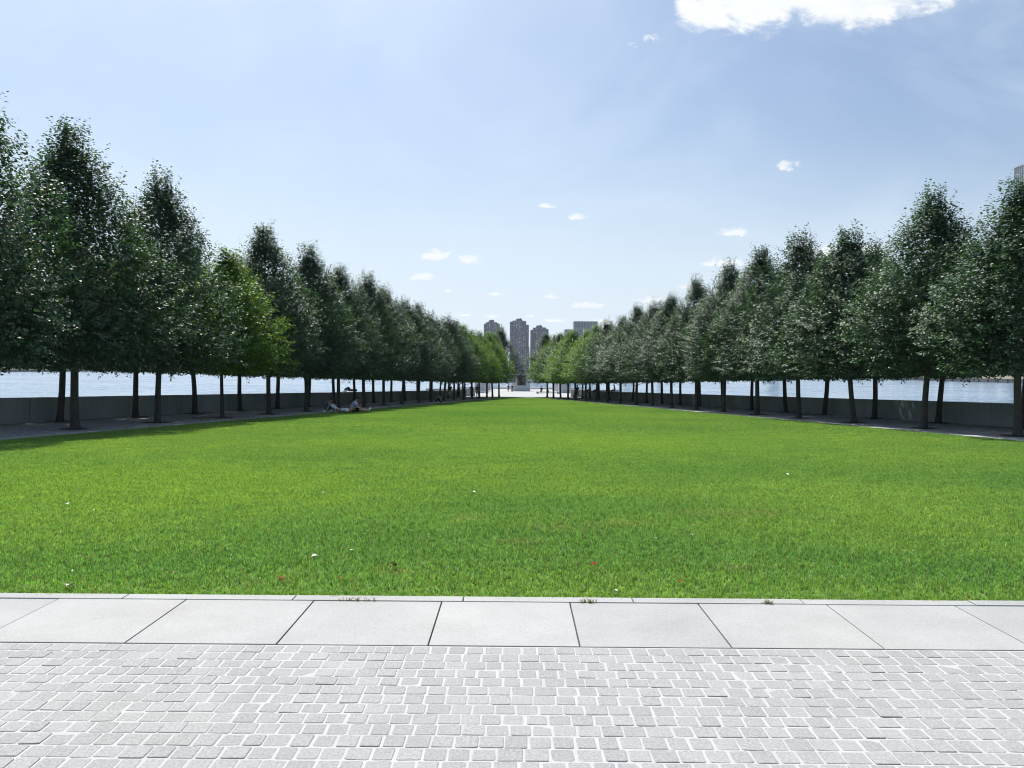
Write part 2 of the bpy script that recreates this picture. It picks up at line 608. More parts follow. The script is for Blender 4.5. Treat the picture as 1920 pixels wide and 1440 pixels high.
# terrace under the setts (the pale joint sand)
poly_sheet('terrace_bed', [(-23.2, -20, -0.0018), (23.2, -20, -0.0018), (23.2, 4.585, -0.0018), (-23.2, 4.585, -0.0018)], M['grout'])
poly_sheet('joint_bed', [(-23.2, 4.585, -0.03), (23.2, 4.585, -0.03), (23.2, 5.60, -0.03), (-23.2, 5.60, -0.03)], M['dark_joint'])


def sett_paving():
    vs, fs = [], []
    y = 4.575
    row = 0
    while y > -2.6:
        d = 0.1125 * float(rng.uniform(0.94, 1.06))
        x = -7.5 - float(rng.uniform(0, 0.1))
        while x < 7.5:
            w = float(np.clip(rng.normal(0.1035, 0.0075), 0.085, 0.128))
            j = 0.0052 * float(rng.uniform(0.55, 1.7))
            jy = 0.0048 * float(rng.uniform(0.5, 1.8))
            x0, x1, y0, y1 = x + j, x + w - j, y - d + jy, y - jy
            zt = 0.0008 + float(np.clip(rng.normal(0, 0.0010), -0.0018, 0.003))
            tx, ty = rng.normal(0, 0.010, 2)
            cut = float(rng.uniform(0.004, 0.009))
            ring = []
            for (px, py) in ((x0 + cut, y0), (x1 - cut, y0), (x1, y0 + cut), (x1, y1 - cut), (x1 - cut, y1), (x0 + cut, y1), (x0, y1 - cut), (x0, y0 + cut)):
                ring.append((px + float(rng.normal(0, 0.0014)), py + float(rng.normal(0, 0.0014))))
            cx, cy = (x0 + x1) / 2, (y0 + y1) / 2
            k = len(vs)
            for (px, py) in ring:
                vs.append((px, py, -0.02))
            for (px, py) in ring:
                vs.append((px, py, zt - 0.0014 + (px - cx) * tx + (py - cy) * ty))
            for (px, py) in ring:
                qx, qy = cx + (px - cx) * 0.93, cy + (py - cy) * 0.93
                vs.append((qx, qy, zt + (qx - cx) * tx + (qy - cy) * ty))
            for a in range(8):
                b = (a + 1) % 8
                fs.append((k + a, k + b, k + 8 + b, k + 8 + a))
                fs.append((k + 8 + a, k + 8 + b, k + 16 + b, k + 16 + a))
            fs.append(tuple(k + 16 + a for a in range(8)))
            x += w
        y -= d
        row += 1
    return tag(link('sett_paving', mesh_np('sett_paving', vs, fs, [M['sett']])), kind='structure')


sett_paving()


def slab_rows():
    b = MB()
    pitch, x = 0.8775, -0.4935 - 0.8775 * 26
    while x < 23:
        b.box(x + 0.0045, x + pitch - 0.0045, 4.588, 5.452, -0.08, 0.003 + float(rng.normal(0, 0.0008)), bevel=0.003)
        x += pitch
    tag(b.build('slab_paving', M['slab']), kind='structure')
    b = MB()
    pitch, x = 1.173, -0.35 - 1.173 * 19
    while x < 23:
        b.box(x + 0.004, x + pitch - 0.004, 5.459, 5.572, -0.10, 0.006 + float(rng.normal(0, 0.001)), bevel=0.003)
        x += pitch
    tag(b.build('kerb', M['slab']), kind='structure')


slab_rows()

ysL = [Y0 + 0.003] + list(np.linspace(8, LAWN_END, 60))
strip_sheet('lawn', lawnL, lawnR, ysL, M['turf'], -0.012)
ysP = [Y0 + 0.003] + list(np.linspace(8, 110, 50))
strip_sheet('path', lambda y: wallL(y) - 0.3, lambda y: lawnL(y), ysP, M['path'], -0.03)
strip_sheet('path', lambda y: lawnR(y), lambda y: wallR(y) + 0.3, ysP, M['path'], -0.03)
ysE = [Y0 + 0.003] + list(np.linspace(8, LAWN_END, 50))
strip_sheet('edge_paving', lambda y: lawnL(y) - 0.75, lambda y: lawnL(y) + 0.0, ysE, M['edge'], -0.008)
strip_sheet('edge_paving', lambda y: lawnR(y), lambda y: lawnR(y) + 0.75, ysE, M['edge'], -0.008)
strip_sheet('plaza', lambda y: -13.4, lambda y: 15.4, [110.3, 125, 140, 155, 165, 180, 195], M['plaza'], -0.03)
strip_sheet('plaza_step', lambda y: lawnL(y) - 0.2, lambda y: lawnR(y) + 0.2, [LAWN_END + 0.01, 108.5, 109.5, 110.29], M['plaza'], -0.022)

# flat dark brown discs on the ground round the trunks
discs = MB()

# ------------------------------------------------------------------ grass
def lawn_grass():
    src = bpy.data.collections.new('grass_patches')

    def patch(name, size, n, h, w, seed):
        r = np.random.default_rng(seed)
        nt = n // 5
        n = nt * 5
        tp = r.uniform(-size / 2, size / 2, (nt, 2))
        spread = 0.008 * (w / 0.0058)
        p = np.repeat(tp, 5, 0) + r.normal(0, spread, (n, 2))
        p = np.clip(p, -size / 2 - .02, size / 2 + .02)
        th = np.repeat(r.uniform(0, 2 * np.pi, nt), 5) + r.normal(0, 0.7, n)
        lean = np.repeat(r.normal(0.25, 0.5, nt), 5) + r.normal(0, 0.42, n)
        tone = np.clip(0.62 * np.repeat(r.uniform(0, 1, nt), 5) + 0.38 * r.uniform(0, 1, n), 0, 0.925)
        tone[r.uniform(0, 1, n) > 0.945] = 1.0
        hh = h * np.repeat(r.uniform(0.6, 1.25, nt), 5) * r.uniform(0.75, 1.2, n)
        ww = w * r.uniform(0.7, 1.3, n)
        dx, dy = np.cos(th), np.sin(th)
        lx, ly = dx * np.sin(lean), dy * np.sin(lean)
        lz = np.cos(lean)
        fth = r.uniform(0, 2 * np.pi, n)
        sx, sy = np.cos(fth), np.sin(fth)
        V = np.zeros((n, 5, 3))
        V[:, 0] = np.stack([p[:, 0] - sx * ww / 2, p[:, 1] - sy * ww / 2, np.full(n, -0.004)], 1)
        V[:, 1] = np.stack([p[:, 0] + sx * ww / 2, p[:, 1] + sy * ww / 2, np.full(n, -0.004)], 1)
        mx, my, mz = p[:, 0] + lx * hh * .5, p[:, 1] + ly * hh * .5, lz * hh * .62
        V[:, 2] = np.stack([mx + sx * ww * .42, my + sy * ww * .42, mz], 1)
        V[:, 3] = np.stack([mx - sx * ww * .42, my - sy * ww * .42, mz], 1)
        V[:, 4] = np.stack([p[:, 0] + lx * hh * 1.25, p[:, 1] + ly * hh * 1.25, lz * hh], 1)
        k = np.arange(n) * 5
        quads = np.stack([k, k + 1, k + 2, k + 3], 1)
        tris = np.stack([k + 3, k + 2, k + 4], 1)
        me = bpy.data.meshes.new(name)
        me.vertices.add(n * 5)
        me.vertices.foreach_set('co', V.reshape(-1))
        me.loops.add(n * 7)
        li = np.concatenate([quads, tris], 1).reshape(-1)
        me.loops.foreach_set('vertex_index', li)
        me.polygons.add(n * 2)
        ls = np.stack([np.arange(n) * 7, np.arange(n) * 7 + 4], 1).reshape(-1)
        me.polygons.foreach_set('loop_start', ls)
        at = me.attributes.new('tone', 'FLOAT', 'POINT')
        at.data.foreach_set('value', np.repeat(tone, 5))
        me.materials.append(M['blade'])
        me.update(calc_edges=True)
        o = bpy.data.objects.new(name, me)
        src.objects.link(o)

    for i in range(4):
        patch('patch_0%d' % i, 0.5, 2500, 0.033, 0.0050, 100 + i)       # near
    for i in range(3):
        patch('patch_1%d' % i, 0.13, 210, 0.027, 0.0047, 200 + i)       # margins
    for i in range(3):
        patch('patch_2%d' % i, 1.0, 3600, 0.036, 0.010, 300 + i)        # far

    P, pick, rot, scl = [], [], [], []
    r = np.random.default_rng(3)

    def put(x, y, k, s=1.0):
        P.append((x, y, gz(y) - 0.012))
        pick.append(k)
        rot.append(float(r.integers(0, 4)) * math.pi / 2)
        scl.append(s)

    y = Y0 + 0.07
    for x in np.arange(-11, 11, 0.12):
        put(float(x) + float(r.normal(0, .01)), y + float(r.normal(0, 0.008)), 4 + int(r.integers(0, 3)), 0.95)
    for x in np.arange(-11, 11, 0.10):
        if r.uniform() < 0.6:
            put(float(x) + float(r.normal(0, .02)), Y0 + 0.05 + float(r.normal(0, 0.012)), 4 + int(r.integers(0, 3)), float(r.uniform(0.8, 1.1)))
    y = Y0 + 0.13 + 0.25
    while y < LAWN_END - 0.3:
        near = y < 26
        s = 0.5 if near else 1.0
        xa, xb = lawnL(y + s / 2) + s / 2 + 0.03, lawnR(y + s / 2) - s / 2 - 0.03
        nx = max(1, int((xb - xa) / (s * 0.97)))
        for i in range(nx + 1):
            x = xa + (xb - xa) * i / nx
            put(x, y, int(r.integers(0, 4)) if near else 7 + int(r.integers(0, 3)))
        for yo in np.arange(-s / 2 + .06, s / 2, 0.12):      # the slanting margins
            for o in (0.07, 0.19):
                if near or o < 0.1:
                    put(lawnL(y + yo) + o, y + float(yo), 4 + int(r.integers(0, 3)))
                    put(lawnR(y + yo) - o, y + float(yo), 4 + int(r.integers(0, 3)))
        if near and y + s * 0.97 >= 26:
            y += 0.25 + 0.5
        else:
            y += s * 0.97
    me = bpy.data.meshes.new('grass')
    me.from_pydata(P, [], [])
    for nm, ty, dat in (('pick', 'INT', pick), ('turn', 'FLOAT', rot), ('size', 'FLOAT', scl)):
        a = me.attributes.new(nm, ty, 'POINT')
        a.data.foreach_set('value', dat)
    o = link('grass', me)
    tag(o, 'short mown green grass covering the long lawn', 'grass', kind='stuff')
    ng = bpy.data.node_groups.new('grass_spread', 'GeometryNodeTree')
    ng.interface.new_socket('Geometry', in_out='INPUT', socket_type='NodeSocketGeometry')
    ng.interface.new_socket('Geometry', in_out='OUTPUT', socket_type='NodeSocketGeometry')
    nd, ln = ng.nodes, ng.links
    gi, go = nd.new('NodeGroupInput'), nd.new('NodeGroupOutput')
    ci = nd.new('GeometryNodeCollectionInfo')
    ci.inputs['Collection'].default_value = src
    ci.inputs['Separate Children'].default_value = True
    ci.inputs['Reset Children'].default_value = True
    ip = nd.new('GeometryNodeInstanceOnPoints')
    ip.inputs['Pick Instance'].default_value = True

    def attr(nm, ty):
        a = nd.new('GeometryNodeInputNamedAttribute')
        a.data_type = ty
        a.inputs['Name'].default_value = nm
        return [s for s in a.outputs if s.enabled and s.name == 'Attribute'][0]
    cx = nd.new('ShaderNodeCombineXYZ')
    ln.new(attr('turn', 'FLOAT'), cx.inputs[2])
    ln.new(gi.outputs[0], ip.inputs['Points'])
    ln.new(ci.outputs[0], ip.inputs['Instance'])
    ln.new(attr('pick', 'INT'), ip.inputs['Instance Index'])
    ln.new(cx.outputs[0], ip.inputs['Rotation'])
    ln.new(attr('size', 'FLOAT'), ip.inputs['Scale'])
    ln.new(ip.outputs[0], go.inputs[0])
    md = o.modifiers.new('spread', 'NODES')
    md.node_group = ng
    return o


lawn_grass()

# ------------------------------------------------------------------ water and far shores
poly_sheet('river', [(-6500, -1500, WATER_Z), (6500, -1500, WATER_Z), (6500, 9000, WATER_Z), (-6500, 9000, WATER_Z)], M['water'])
M['land'] = simple_mat('far_land', (0.20, 0.21, 0.13), 0.95, 0.1, 0.35, 0.02, obj=False)
M['quay'] = simple_mat('quay_stone', (0.075, 0.078, 0.085), 0.9, 0.2, 0.35, 0.05, obj=False)
M['beige'] = simple_mat('beige_wall', (0.46, 0.42, 0.34), 0.9, 0.2, 0.25, 0.06, obj=False)
M['sand'] = simple_mat('sand', (0.40, 0.37, 0.29), 0.95, 0.1, 0.3, 0.05, obj=False)


def shore(name, pts, z):
    b = MB()
    b.prism(pts, WATER_Z - 2, z)
    return tag(b.build(name, M['land']), kind='structure')


shore('far_shore', [(384, -800), (3500, -800), (3500, 6000), (-40, 6000), (-60, 1570), (90, 1470), (300, 1250), (384, 900)], WATER_Z + 2.2)
shore('far_shore', [(-3500, -800), (-655, -800), (-655, 1500), (-420, 2600), (-400, 6000), (-3500, 6000)], WATER_Z + 1.6)


def long_wall(name, pts, thick, z0, z1, mat, label, cat, bays=0):
    b = MB()
    L = [Vector((p[0], p[1], 0)) for p in pts]
    nrm = []
    for i in range(len(L)):
        d = (L[min(i + 1, len(L) - 1)] - L[max(i - 1, 0)]).normalized()
        nrm.append(Vector((d.y, -d.x, 0)))
    poly = [tuple((p - n * thick * 0)[:2]) for p, n in zip(L, nrm)] + [tuple((p + n * thick)[:2]) for p, n in reversed(list(zip(L, nrm)))]
    if sum(poly[i][0] * poly[(i + 1) % len(poly)][1] - poly[(i + 1) % len(poly)][0] * poly[i][1] for i in range(len(poly))) < 0:
        poly = poly[::-1]
    b.prism(poly, z0, z1)
    return tag(b.build(name, mat), label, cat)


sw = long_wall('sea_wall', [(381, -300), (381, 895), (298, 1243)], 3, WATER_Z - 1, WATER_Z + 3.0, M['quay'], 'long dark sea wall along the far bank on the right', 'sea wall')
b = MB()
for i in range(60):
    b.box(380.2, 381.02, 100 + i * 13.0, 101.2 + i * 13.0, WATER_Z - 1, WATER_Z + 2.7)
b.build('buttress', M['quay'], sw)
long_wall('embankment_wall', [(392, -300), (392, 905), (306, 1250)], 4, WATER_Z + 2.2, WATER_Z + 9.5, M['beige'], 'pale beige embankment wall above the dark sea wall', 'wall')
long_wall('quay_wall', [(-652, 300), (-652, 1500)], -3, WATER_Z - 1, WATER_Z + 2.6, M['quay'], 'low dark quay edge along the far bank on the left', 'quay')
b = MB()
b.prism([(-1400, 300), (-672, 300), (-668, 1500), (-1400, 1500)], WATER_Z + 1, WATER_Z + 4.6)
tag(b.build('sand_bank', M['sand']), kind='structure')

# ------------------------------------------------------------------ parapet walls
def parapet(side):
    f = wallL if side < 0 else wallR
    yend = WALL_END_L if side < 0 else WALL_END_R
    ys = [-18, 2, Y0] + list(np.linspace(10, 80, 15)) + list(np.linspace(84, yend, 8))
    root = empty('parapet_wall', (0, 0, 0))
    tag(root, 'long low grey granite parapet wall behind the %s trees' % ('left' if side < 0 else 'right'), 'wall', 'parapet walls along the river')
    b = MB()
    p = MB()

    def strip(bm, o0, w, zlo, zhi):
        k = len(ys)
        vs, fs = [], []
        for y in ys:
            ww = w(y)
            g = gz(y)
            x0 = f(y) + side * o0
            x1 = f(y) + side * ww
            vs += [(x0, y, zlo(g)), (x0, y, zhi(g)), (x1, y, zhi(g)), (x1, y, WATER_Z - 2 if zlo(g) > g + 0.05 else g - 0.3)]
        for i in range(k - 1):
            a, c = 4 * i, 4 * (i + 1)
            for q in range(4):
                q2 = (q + 1) % 4
                fs.append((a + q, a + q2, c + q2, c + q))
        fs += [(0, 3, 2, 1), (4 * (k - 1), 4 * (k - 1) + 1, 4 * (k - 1) + 2, 4 * (k - 1) + 3)]
        bm.add(vs, fs)
    wid = lambda y: 0.55 if y < 80 else 0.55 + (y - 80) / 32 * 1.5
    strip(b, 0.0, wid, lambda g: g + 0.13, lambda g: g + 0.93)
    strip(p, 0.07, lambda y: 0.5, lambda g: g - 0.25, lambda g: g + 0.131)
    b.build('wall_body', M['wall'], root)
    p.build('plinth', M['plinth'], root)
    # vertical joints between the stones, cut as thin dark fillets
    j = MB()
    y = 9.0
    while y < yend - 1:
        x = f(y)
        g = gz(y)
        j.box(min(x, x - side * 0.004), max(x, x - side * 0.004), y - 0.006, y + 0.006, g + 0.15, g + 0.92)
        y += 3.05
    j.build('stone_joint', M['plinth'], root)
    return root


parapet(-1)
parapet(1)


def end_wall(x0, x1, y, lab):
    root = empty('plaza_wall', ((x0 + x1) / 2, y, gz(y)))
    tag(root, lab, 'wall', 'low walls of the far plaza')
    hw = (x1 - x0) / 2
    b = MB()
    b.box(-hw, hw, 0, 0.8, -0.4, 0.98, bevel=0.02)
    b.build('wall_body', M['wall'], root)
    b = MB()
    b.box(-hw - 0.03, hw + 0.03, -0.03, 0.83, 0.983, 1.05, bevel=0.01)
    b.build('coping', M['edge'], root)


end_wall(-13.3, -6.0, 119.0, 'low dark wall at the left side of the far plaza')
end_wall(8.2, 15.3, 118.0, 'low dark wall at the right side of the far plaza')
b = MB()
b.box(-13.4, 15.4, 195, 196, -4.2, gz(195) + 0.36, bevel=0.02)
b.box(-13.4, 15.4, 194.3, 195, -4.2, gz(195) + 0.12, bevel=0.02)
tag(b.build('river_edge_wall', M['wall']), 'low dark kerb wall where the far plaza meets the river', 'wall')

# ------------------------------------------------------------------ trees
def leaf_material(name, dark, mid, light, trans, rough=0.36, spec=0.55, tf=0.22):
    m, N = new_mat(name)
    att = N.n('ShaderNodeAttribute', attribute_name='tone')
    c = N.ramp(att.outputs['Fac'], [(0.0, dark), (0.55, mid), (0.96, light), (1.0, light)])
    p = principled(N, c, rough, spec)
    tr = N.n('ShaderNodeBsdfTranslucent')
    N.l.new(N.mix(1.0, c, c4(trans), 'MULTIPLY'), tr.inputs[0])
    ms = N.n('ShaderNodeMixShader')
    ms.inputs[0].default_value = tf
    N.l.new(p, ms.inputs[1])
    N.l.new(tr.outputs[0], ms.inputs[2])
    finish(N, ms.outputs[0])
    return m


M['leaf_dark'] = leaf_material('leaf_dark', (0.034, 0.070, 0.046), (0.052, 0.102, 0.060), (0.098, 0.166, 0.080), (1.5, 1.9, 0.8), 0.50, 0.36)
M['leaf_light'] = leaf_material('leaf_light', (0.058, 0.126, 0.030), (0.098, 0.190, 0.034), (0.175, 0.275, 0.042), (1.8, 1.8, 0.5), 0.50, 0.25, 0.36)
M['leaf_mid'] = leaf_material('leaf_mid', (0.034, 0.078, 0.036), (0.052, 0.112, 0.042), (0.09, 0.168, 0.050), (1.6, 1.9, 0.6), 0.50, 0.30, 0.26)
def bark_material():
    m, N = new_mat('bark')
    t = N.n('ShaderNodeTexCoord')
    mp = N.n('ShaderNodeMapping')
    mp.inputs['Scale'].default_value = (1, 1, 0.18)
    N.l.new(t.outputs['Object'], mp.inputs[0])
    n1 = N.noise(mp.outputs[0], 26.0, 5, 0.65, 0.4)
    n2 = N.noise(t.outputs['Object'], 2.5, 3)
    c = N.mix(N.mapr(n1, 0.3, 0.7), (0.045, 0.042, 0.038, 1), (0.125, 0.115, 0.10, 1))
    c = N.mix(N.mapr(n2, 0.4, 0.7, 0, 0.5), c, (0.075, 0.085, 0.07, 1))
    finish(N, principled(N, c, 0.9, 0.2, bump(N, n1, 0.8, 0.02)))
    return m


M['bark'] = bark_material()
TRUNK_CLEAR = 2.12
TREE_H = 9.4


def crown_mesh(name, seed, mat, rmax=2.68, shoots=2350, per=17, leaf=0.088, H=TREE_H, top_sharp=1.0, loose=0.0):
    r = np.random.default_rng(seed)
    ts = np.array([0, .05, .12, .25, .38, .55, .70, .82, .92, 1.0])
    fs_ = np.array([.72, .90, .98, 1.0, .94, .76, .54, .34, .18, .05])
    ph = r.uniform(0, 6.28, 8)
    am = r.uniform(.02, .085, 8)

    def env(t, th):
        base = np.interp(t, ts, fs_)
        w = 1 + sum(am[i] * np.cos((i % 4 + 2) * th + ph[i] + (i * 1.7 - 5) * t) for i in range(8))
        return rmax * base * w
    Hc = H - TRUNK_CLEAR
    B, D, L = [], [], []
    off = Vector(r.uniform(-50, 50, 3).tolist())
    # ordinary shoots
    while len(B) < shoots:
        t = float(r.uniform(0, 1))
        if r.uniform() > max(np.interp(t, ts, fs_) ** 1.05, 0.16):
            continue
        th = float(r.uniform(0, 6.283))
        rho = 1 - 0.62 * float(r.uniform()) ** 1.6
        e = float(env(t, th))
        p = Vector((rho * e * math.cos(th), rho * e * math.sin(th), TRUNK_CLEAR + t * Hc * 0.95))
        nv = mnoise.noise(p * 0.75 + off) + 0.5 * mnoise.noise(p * 1.9 + off)
        if nv < -0.04 - 0.30 * (1 - rho) + loose * .1 and r.uniform() < 0.90:
            continue
        out = Vector((math.cos(th), math.sin(th), 0))
        d = out * (0.85 - 0.55 * t) + Vector((0, 0, 0.12 + 1.0 * t)) + Vector(r.normal(0, 0.28, 3).tolist())
        d.normalize()
        B.append(p)
        D.append(d)
        L.append(float(r.uniform(0.32, 0.72)) * (1 + loose * .4))
    # leaders that poke out of the top and the upper sides
    for i in range(150):
        t = float(r.uniform(0.35, 1.0))
        th = float(r.uniform(0, 6.283))
        e = float(env(t, th)) * float(r.uniform(0.75, 1.0))
        out = Vector((math.cos(th), math.sin(th), 0))
        p = out * e + Vector((0, 0, TRUNK_CLEAR + t * Hc * 0.93))
        d = (out * (0.42 * (1 - t) + .1) + Vector((0, 0, 1)) + Vector(r.normal(0, 0.12, 3).tolist())).normalized()
        B.append(p)
        D.append(d)
        L.append(float(r.uniform(0.6, 1.25)) * top_sharp)
    # long leading shoots that make the ragged tip
    for i in range(44):
        t = float(r.uniform(0.50, 0.97))
        th = float(r.uniform(0, 6.283))
        e = float(env(t, th)) * float(r.uniform(0.55, 1.0))
        out = Vector((math.cos(th), math.sin(th), 0))
        p = out * e + Vector((0, 0, TRUNK_CLEAR + t * Hc * 0.90))
        d = (out * (0.40 * (1 - t) + .12) + Vector((0, 0, 1)) + Vector(r.normal(0, 0.10, 3).tolist())).normalized()
        ln = float(r.uniform(0.95, 1.55)) * top_sharp
        for q in range(2):
            B.append(p)
            D.append(d)
            L.append(ln * (1.0 if q else 0.8))
    n = len(B)
    B = np.array([b[:] for b in B])
    D = np.array([d[:] for d in D])
    L = np.array(L)
    k = per
    s = (np.arange(k)[None, :] + r.uniform(0.1, 0.9, (n, k))) / k
    droop = np.zeros((n, k, 3))
    droop[:, :, 2] = -0.10 * (s ** 2) * (1 - np.clip(D[:, None, 2], 0, 1))
    C = B[:, None, :] + D[:, None, :] * (s * L[:, None])[:, :, None] + droop
    # side vector of each leaf
    rv = r.normal(0, 1, (n, k, 3))
    side = rv - (rv * D[:, None, :]).sum(2, keepdims=True) * D[:, None, :]
    side /= np.linalg.norm(side, axis=2, keepdims=True) + 1e-6
    side[:, :, 2] *= 0.45
    ax = side * 0.8 + D[:, None, :] * 0.35 + np.array([0, 0, -0.22])
    ax /= np.linalg.norm(ax, axis=2, keepdims=True)
    C = C + side * 0.045
    C = C.reshape(-1, 3)
    ax = ax.reshape(-1, 3)
    # leaf tips that hang below the clipped underside
    nh = 420
    th_h = r.uniform(0, 6.283, nh)
    rh = env(np.zeros(nh), th_h) * np.sqrt(r.uniform(0.02, 1.0, nh))
    clump = 0.5 + 0.5 * np.sin(th_h * 5 + rh * 3 + ph[0])
    Hh = np.stack([rh * np.cos(th_h), rh * np.sin(th_h), TRUNK_CLEAR + 0.03 - 0.17 * clump * r.uniform(0, 1, nh)], 1)
    ha = r.normal(0, .5, (nh, 3))
    ha[:, 2] = -.8
    ha /= np.linalg.norm(ha, axis=1, keepdims=True)
    C = np.concatenate([C, Hh])
    ax = np.concatenate([ax, ha])
    # filling in the heart of the crown
    nf = 4200
    tt = r.uniform(0.01, 0.97, nf)
    tht = r.uniform(0, 6.283, nf)
    rr = env(tt, tht) * np.sqrt(r.uniform(0, 1, nf)) * 0.80
    F = np.stack([rr * np.cos(tht), rr * np.sin(tht), TRUNK_CLEAR + 0.05 + tt * Hc * .93], 1)
    fa = r.normal(0, 1, (nf, 3))
    fa[:, 2] = fa[:, 2] * .4 - .2
    fa /= np.linalg.norm(fa, axis=1, keepdims=True)
    C = np.concatenate([C, F])
    ax = np.concatenate([ax, fa])
    N_ = len(C)
    size = leaf * r.uniform(0.65, 1.25, N_)
    size[-nf:] *= 1.7
    up = np.array([0, 0, 1.0]) + r.normal(0, 0.38, (N_, 3))
    out = C.copy()
    out[:, 2] = 0
    out /= np.linalg.norm(out, axis=1, keepdims=True) + 1e-6
    up += out * 0.42
    wv = np.cross(up, ax)
    wv /= np.linalg.norm(wv, axis=1, keepdims=True) + 1e-6
    nn = np.cross(ax, wv)
    l = size[:, None]
    V = np.zeros((N_, 6, 3))
    V[:, 0] = C
    V[:, 1] = C + ax * l * .28 + wv * l * .40 + nn * l * .07
    V[:, 2] = C + ax * l * .68 + wv * l * .30 + nn * l * .05
    V[:, 3] = C + ax * l * 1.05 - nn * l * .06
    V[:, 4] = C + ax * l * .68 - wv * l * .30 + nn * l * .05
    V[:, 5] = C + ax * l * .28 - wv * l * .40 + nn * l * .07
    kk = np.arange(N_) * 6
    q = np.stack([kk, kk + 3, kk + 2, kk + 1, kk, kk + 5, kk + 4, kk + 3], 1)
    me = bpy.data.meshes.new(name)
    me.vertices.add(N_ * 6)
    me.vertices.foreach_set('co', V.reshape(-1))
    me.loops.add(N_ * 8)
    me.loops.foreach_set('vertex_index', q.reshape(-1))
    me.polygons.add(N_ * 2)
    me.polygons.foreach_set('loop_start', np.arange(N_ * 2) * 4)
    a = me.attributes.new('tone', 'FLOAT', 'POINT')
    a.data.foreach_set('value', np.repeat(r.uniform(0, 1, N_), 6))
    me.materials.append(mat)
    me.update(calc_edges=True)
    return me


def trunk_mesh(name, seed, rad=0.118, H=TREE_H):
    r = random.Random(seed)
    b = MB()
    pts, rads = [], []
    lean = (r.uniform(-.04, .04), r.uniform(-.04, .04))
    for z, k in ((-.12, 1.75), (0.0, 1.55), (.06, 1.32), (.16, 1.16), (.4, 1.06), (.9, 1.0), (1.4, .95), (1.9, .93), (2.6, .84), (3.6, .70), (4.8, .52), (6.0, .36), (7.2, .22), (8.2, .12), (H - .5, .05)):
        pts.append((lean[0] * z + .012 * math.sin(z * 2.1 + seed), lean[1] * z + .012 * math.cos(z * 1.7 + seed), z))
        rads.append(rad * k)
    b.tube(pts, rads, 12)
    for i in range(26):
        z = 2.28 + (i / 25.0) ** 1.1 * 5.2
        t = (z - TRUNK_CLEAR) / (H - TRUNK_CLEAR)
        th = i * 2.4 + r.uniform(-.4, .4)
        reach = 2.75 * max(.15, (1 - t) ** .8) * r.uniform(.6, .85)
        rise = reach * r.uniform(.25, .55) + t * .9
        base = Vector((lean[0] * z, lean[1] * z, z))
        o = Vector((math.cos(th), math.sin(th), 0))
        p1 = base + o * reach * .4 + Vector((0, 0, rise * .25))
        p2 = base + o * reach * .75 + Vector((0, 0, rise * .6))
        p3 = base + o * reach + Vector((0, 0, rise))
        rb = rad * .34 * (1 - .6 * t)
        b.tube([base, p1, p2, p3], [rb, rb * .75, rb * .5, rb * .2], 6)
        for q in range(2):
            a = th + r.uniform(-.9, .9)
            o2 = Vector((math.cos(a), math.sin(a), 0))
            b.tube([p1 if q else p2, (p1 if q else p2) + o2 * reach * .25 + Vector((0, 0, .25)), (p1 if q else p2) + o2 * reach * .42 + Vector((0, 0, .6))], [rb * .5, rb * .35, rb * .12], 5)
    return b.mesh(name, [M['bark']], True)


crowns = {'dark': [crown_mesh('crown_dark', 40 + i, M['leaf_dark']) for i in range(7)],
          'light': [crown_mesh('crown_light', 60 + i, M['leaf_light'], 2.7, 1600, 15, 0.105, 8.6, 0.7, 0.8) for i in range(2)],
          'mid': [crown_mesh('crown_mid', 80 + i, M['leaf_mid'], 2.72, 2000, 16, 0.095, 9.2, 0.9, 0.3) for i in range(2)]}
trunks = [trunk_mesh('trunk', 20 + i) for i in range(4)]
thin_trunk = trunk_mesh('trunk', 31, 0.085, 8.2)

ORD = ['first', 'second', 'third', 'fourth', 'fifth', 'sixth', 'seventh', 'eighth', 'ninth', 'tenth', 'eleventh', 'twelfth', 'thirteenth',
       'fourteenth', 'fifteenth', 'sixteenth', 'seventeenth', 'eighteenth', 'nineteenth', 'twentieth']
# height of each lawn-side tree as the photo shows it
HL = [10.0, 9.75, 7.5, 9.6, 9.4, 8.9, 9.2, 8.95, 8.5, 8.6, 8.3, 8.4, 8.3, 8.2, 8.0, 8.2, 8.4, 8.6, 9.9]
HR = [8.2, 9.1, 8.6, 9.3, 9.4, 9.2, 8.9, 8.3, 8.4, 8.5, 8.0, 8.2, 7.9, 7.8, 8.0, 8.2, 8.3, 8.4, 8.9]
KL = {2: 'light', 12: 'mid', 13: 'light', 14: 'light', 15: 'light', 16: 'light', 17: 'light', 18: 'dark'}
KR = {11: 'mid', 12: 'light', 13: 'light', 14: 'light', 15: 'light', 16: 'mid', 17: 'light', 18: 'mid'}
LOOK = {'dark': 'dark green', 'light': 'yellow-green', 'mid': 'mid green'}
tree_rng = random.Random(5)


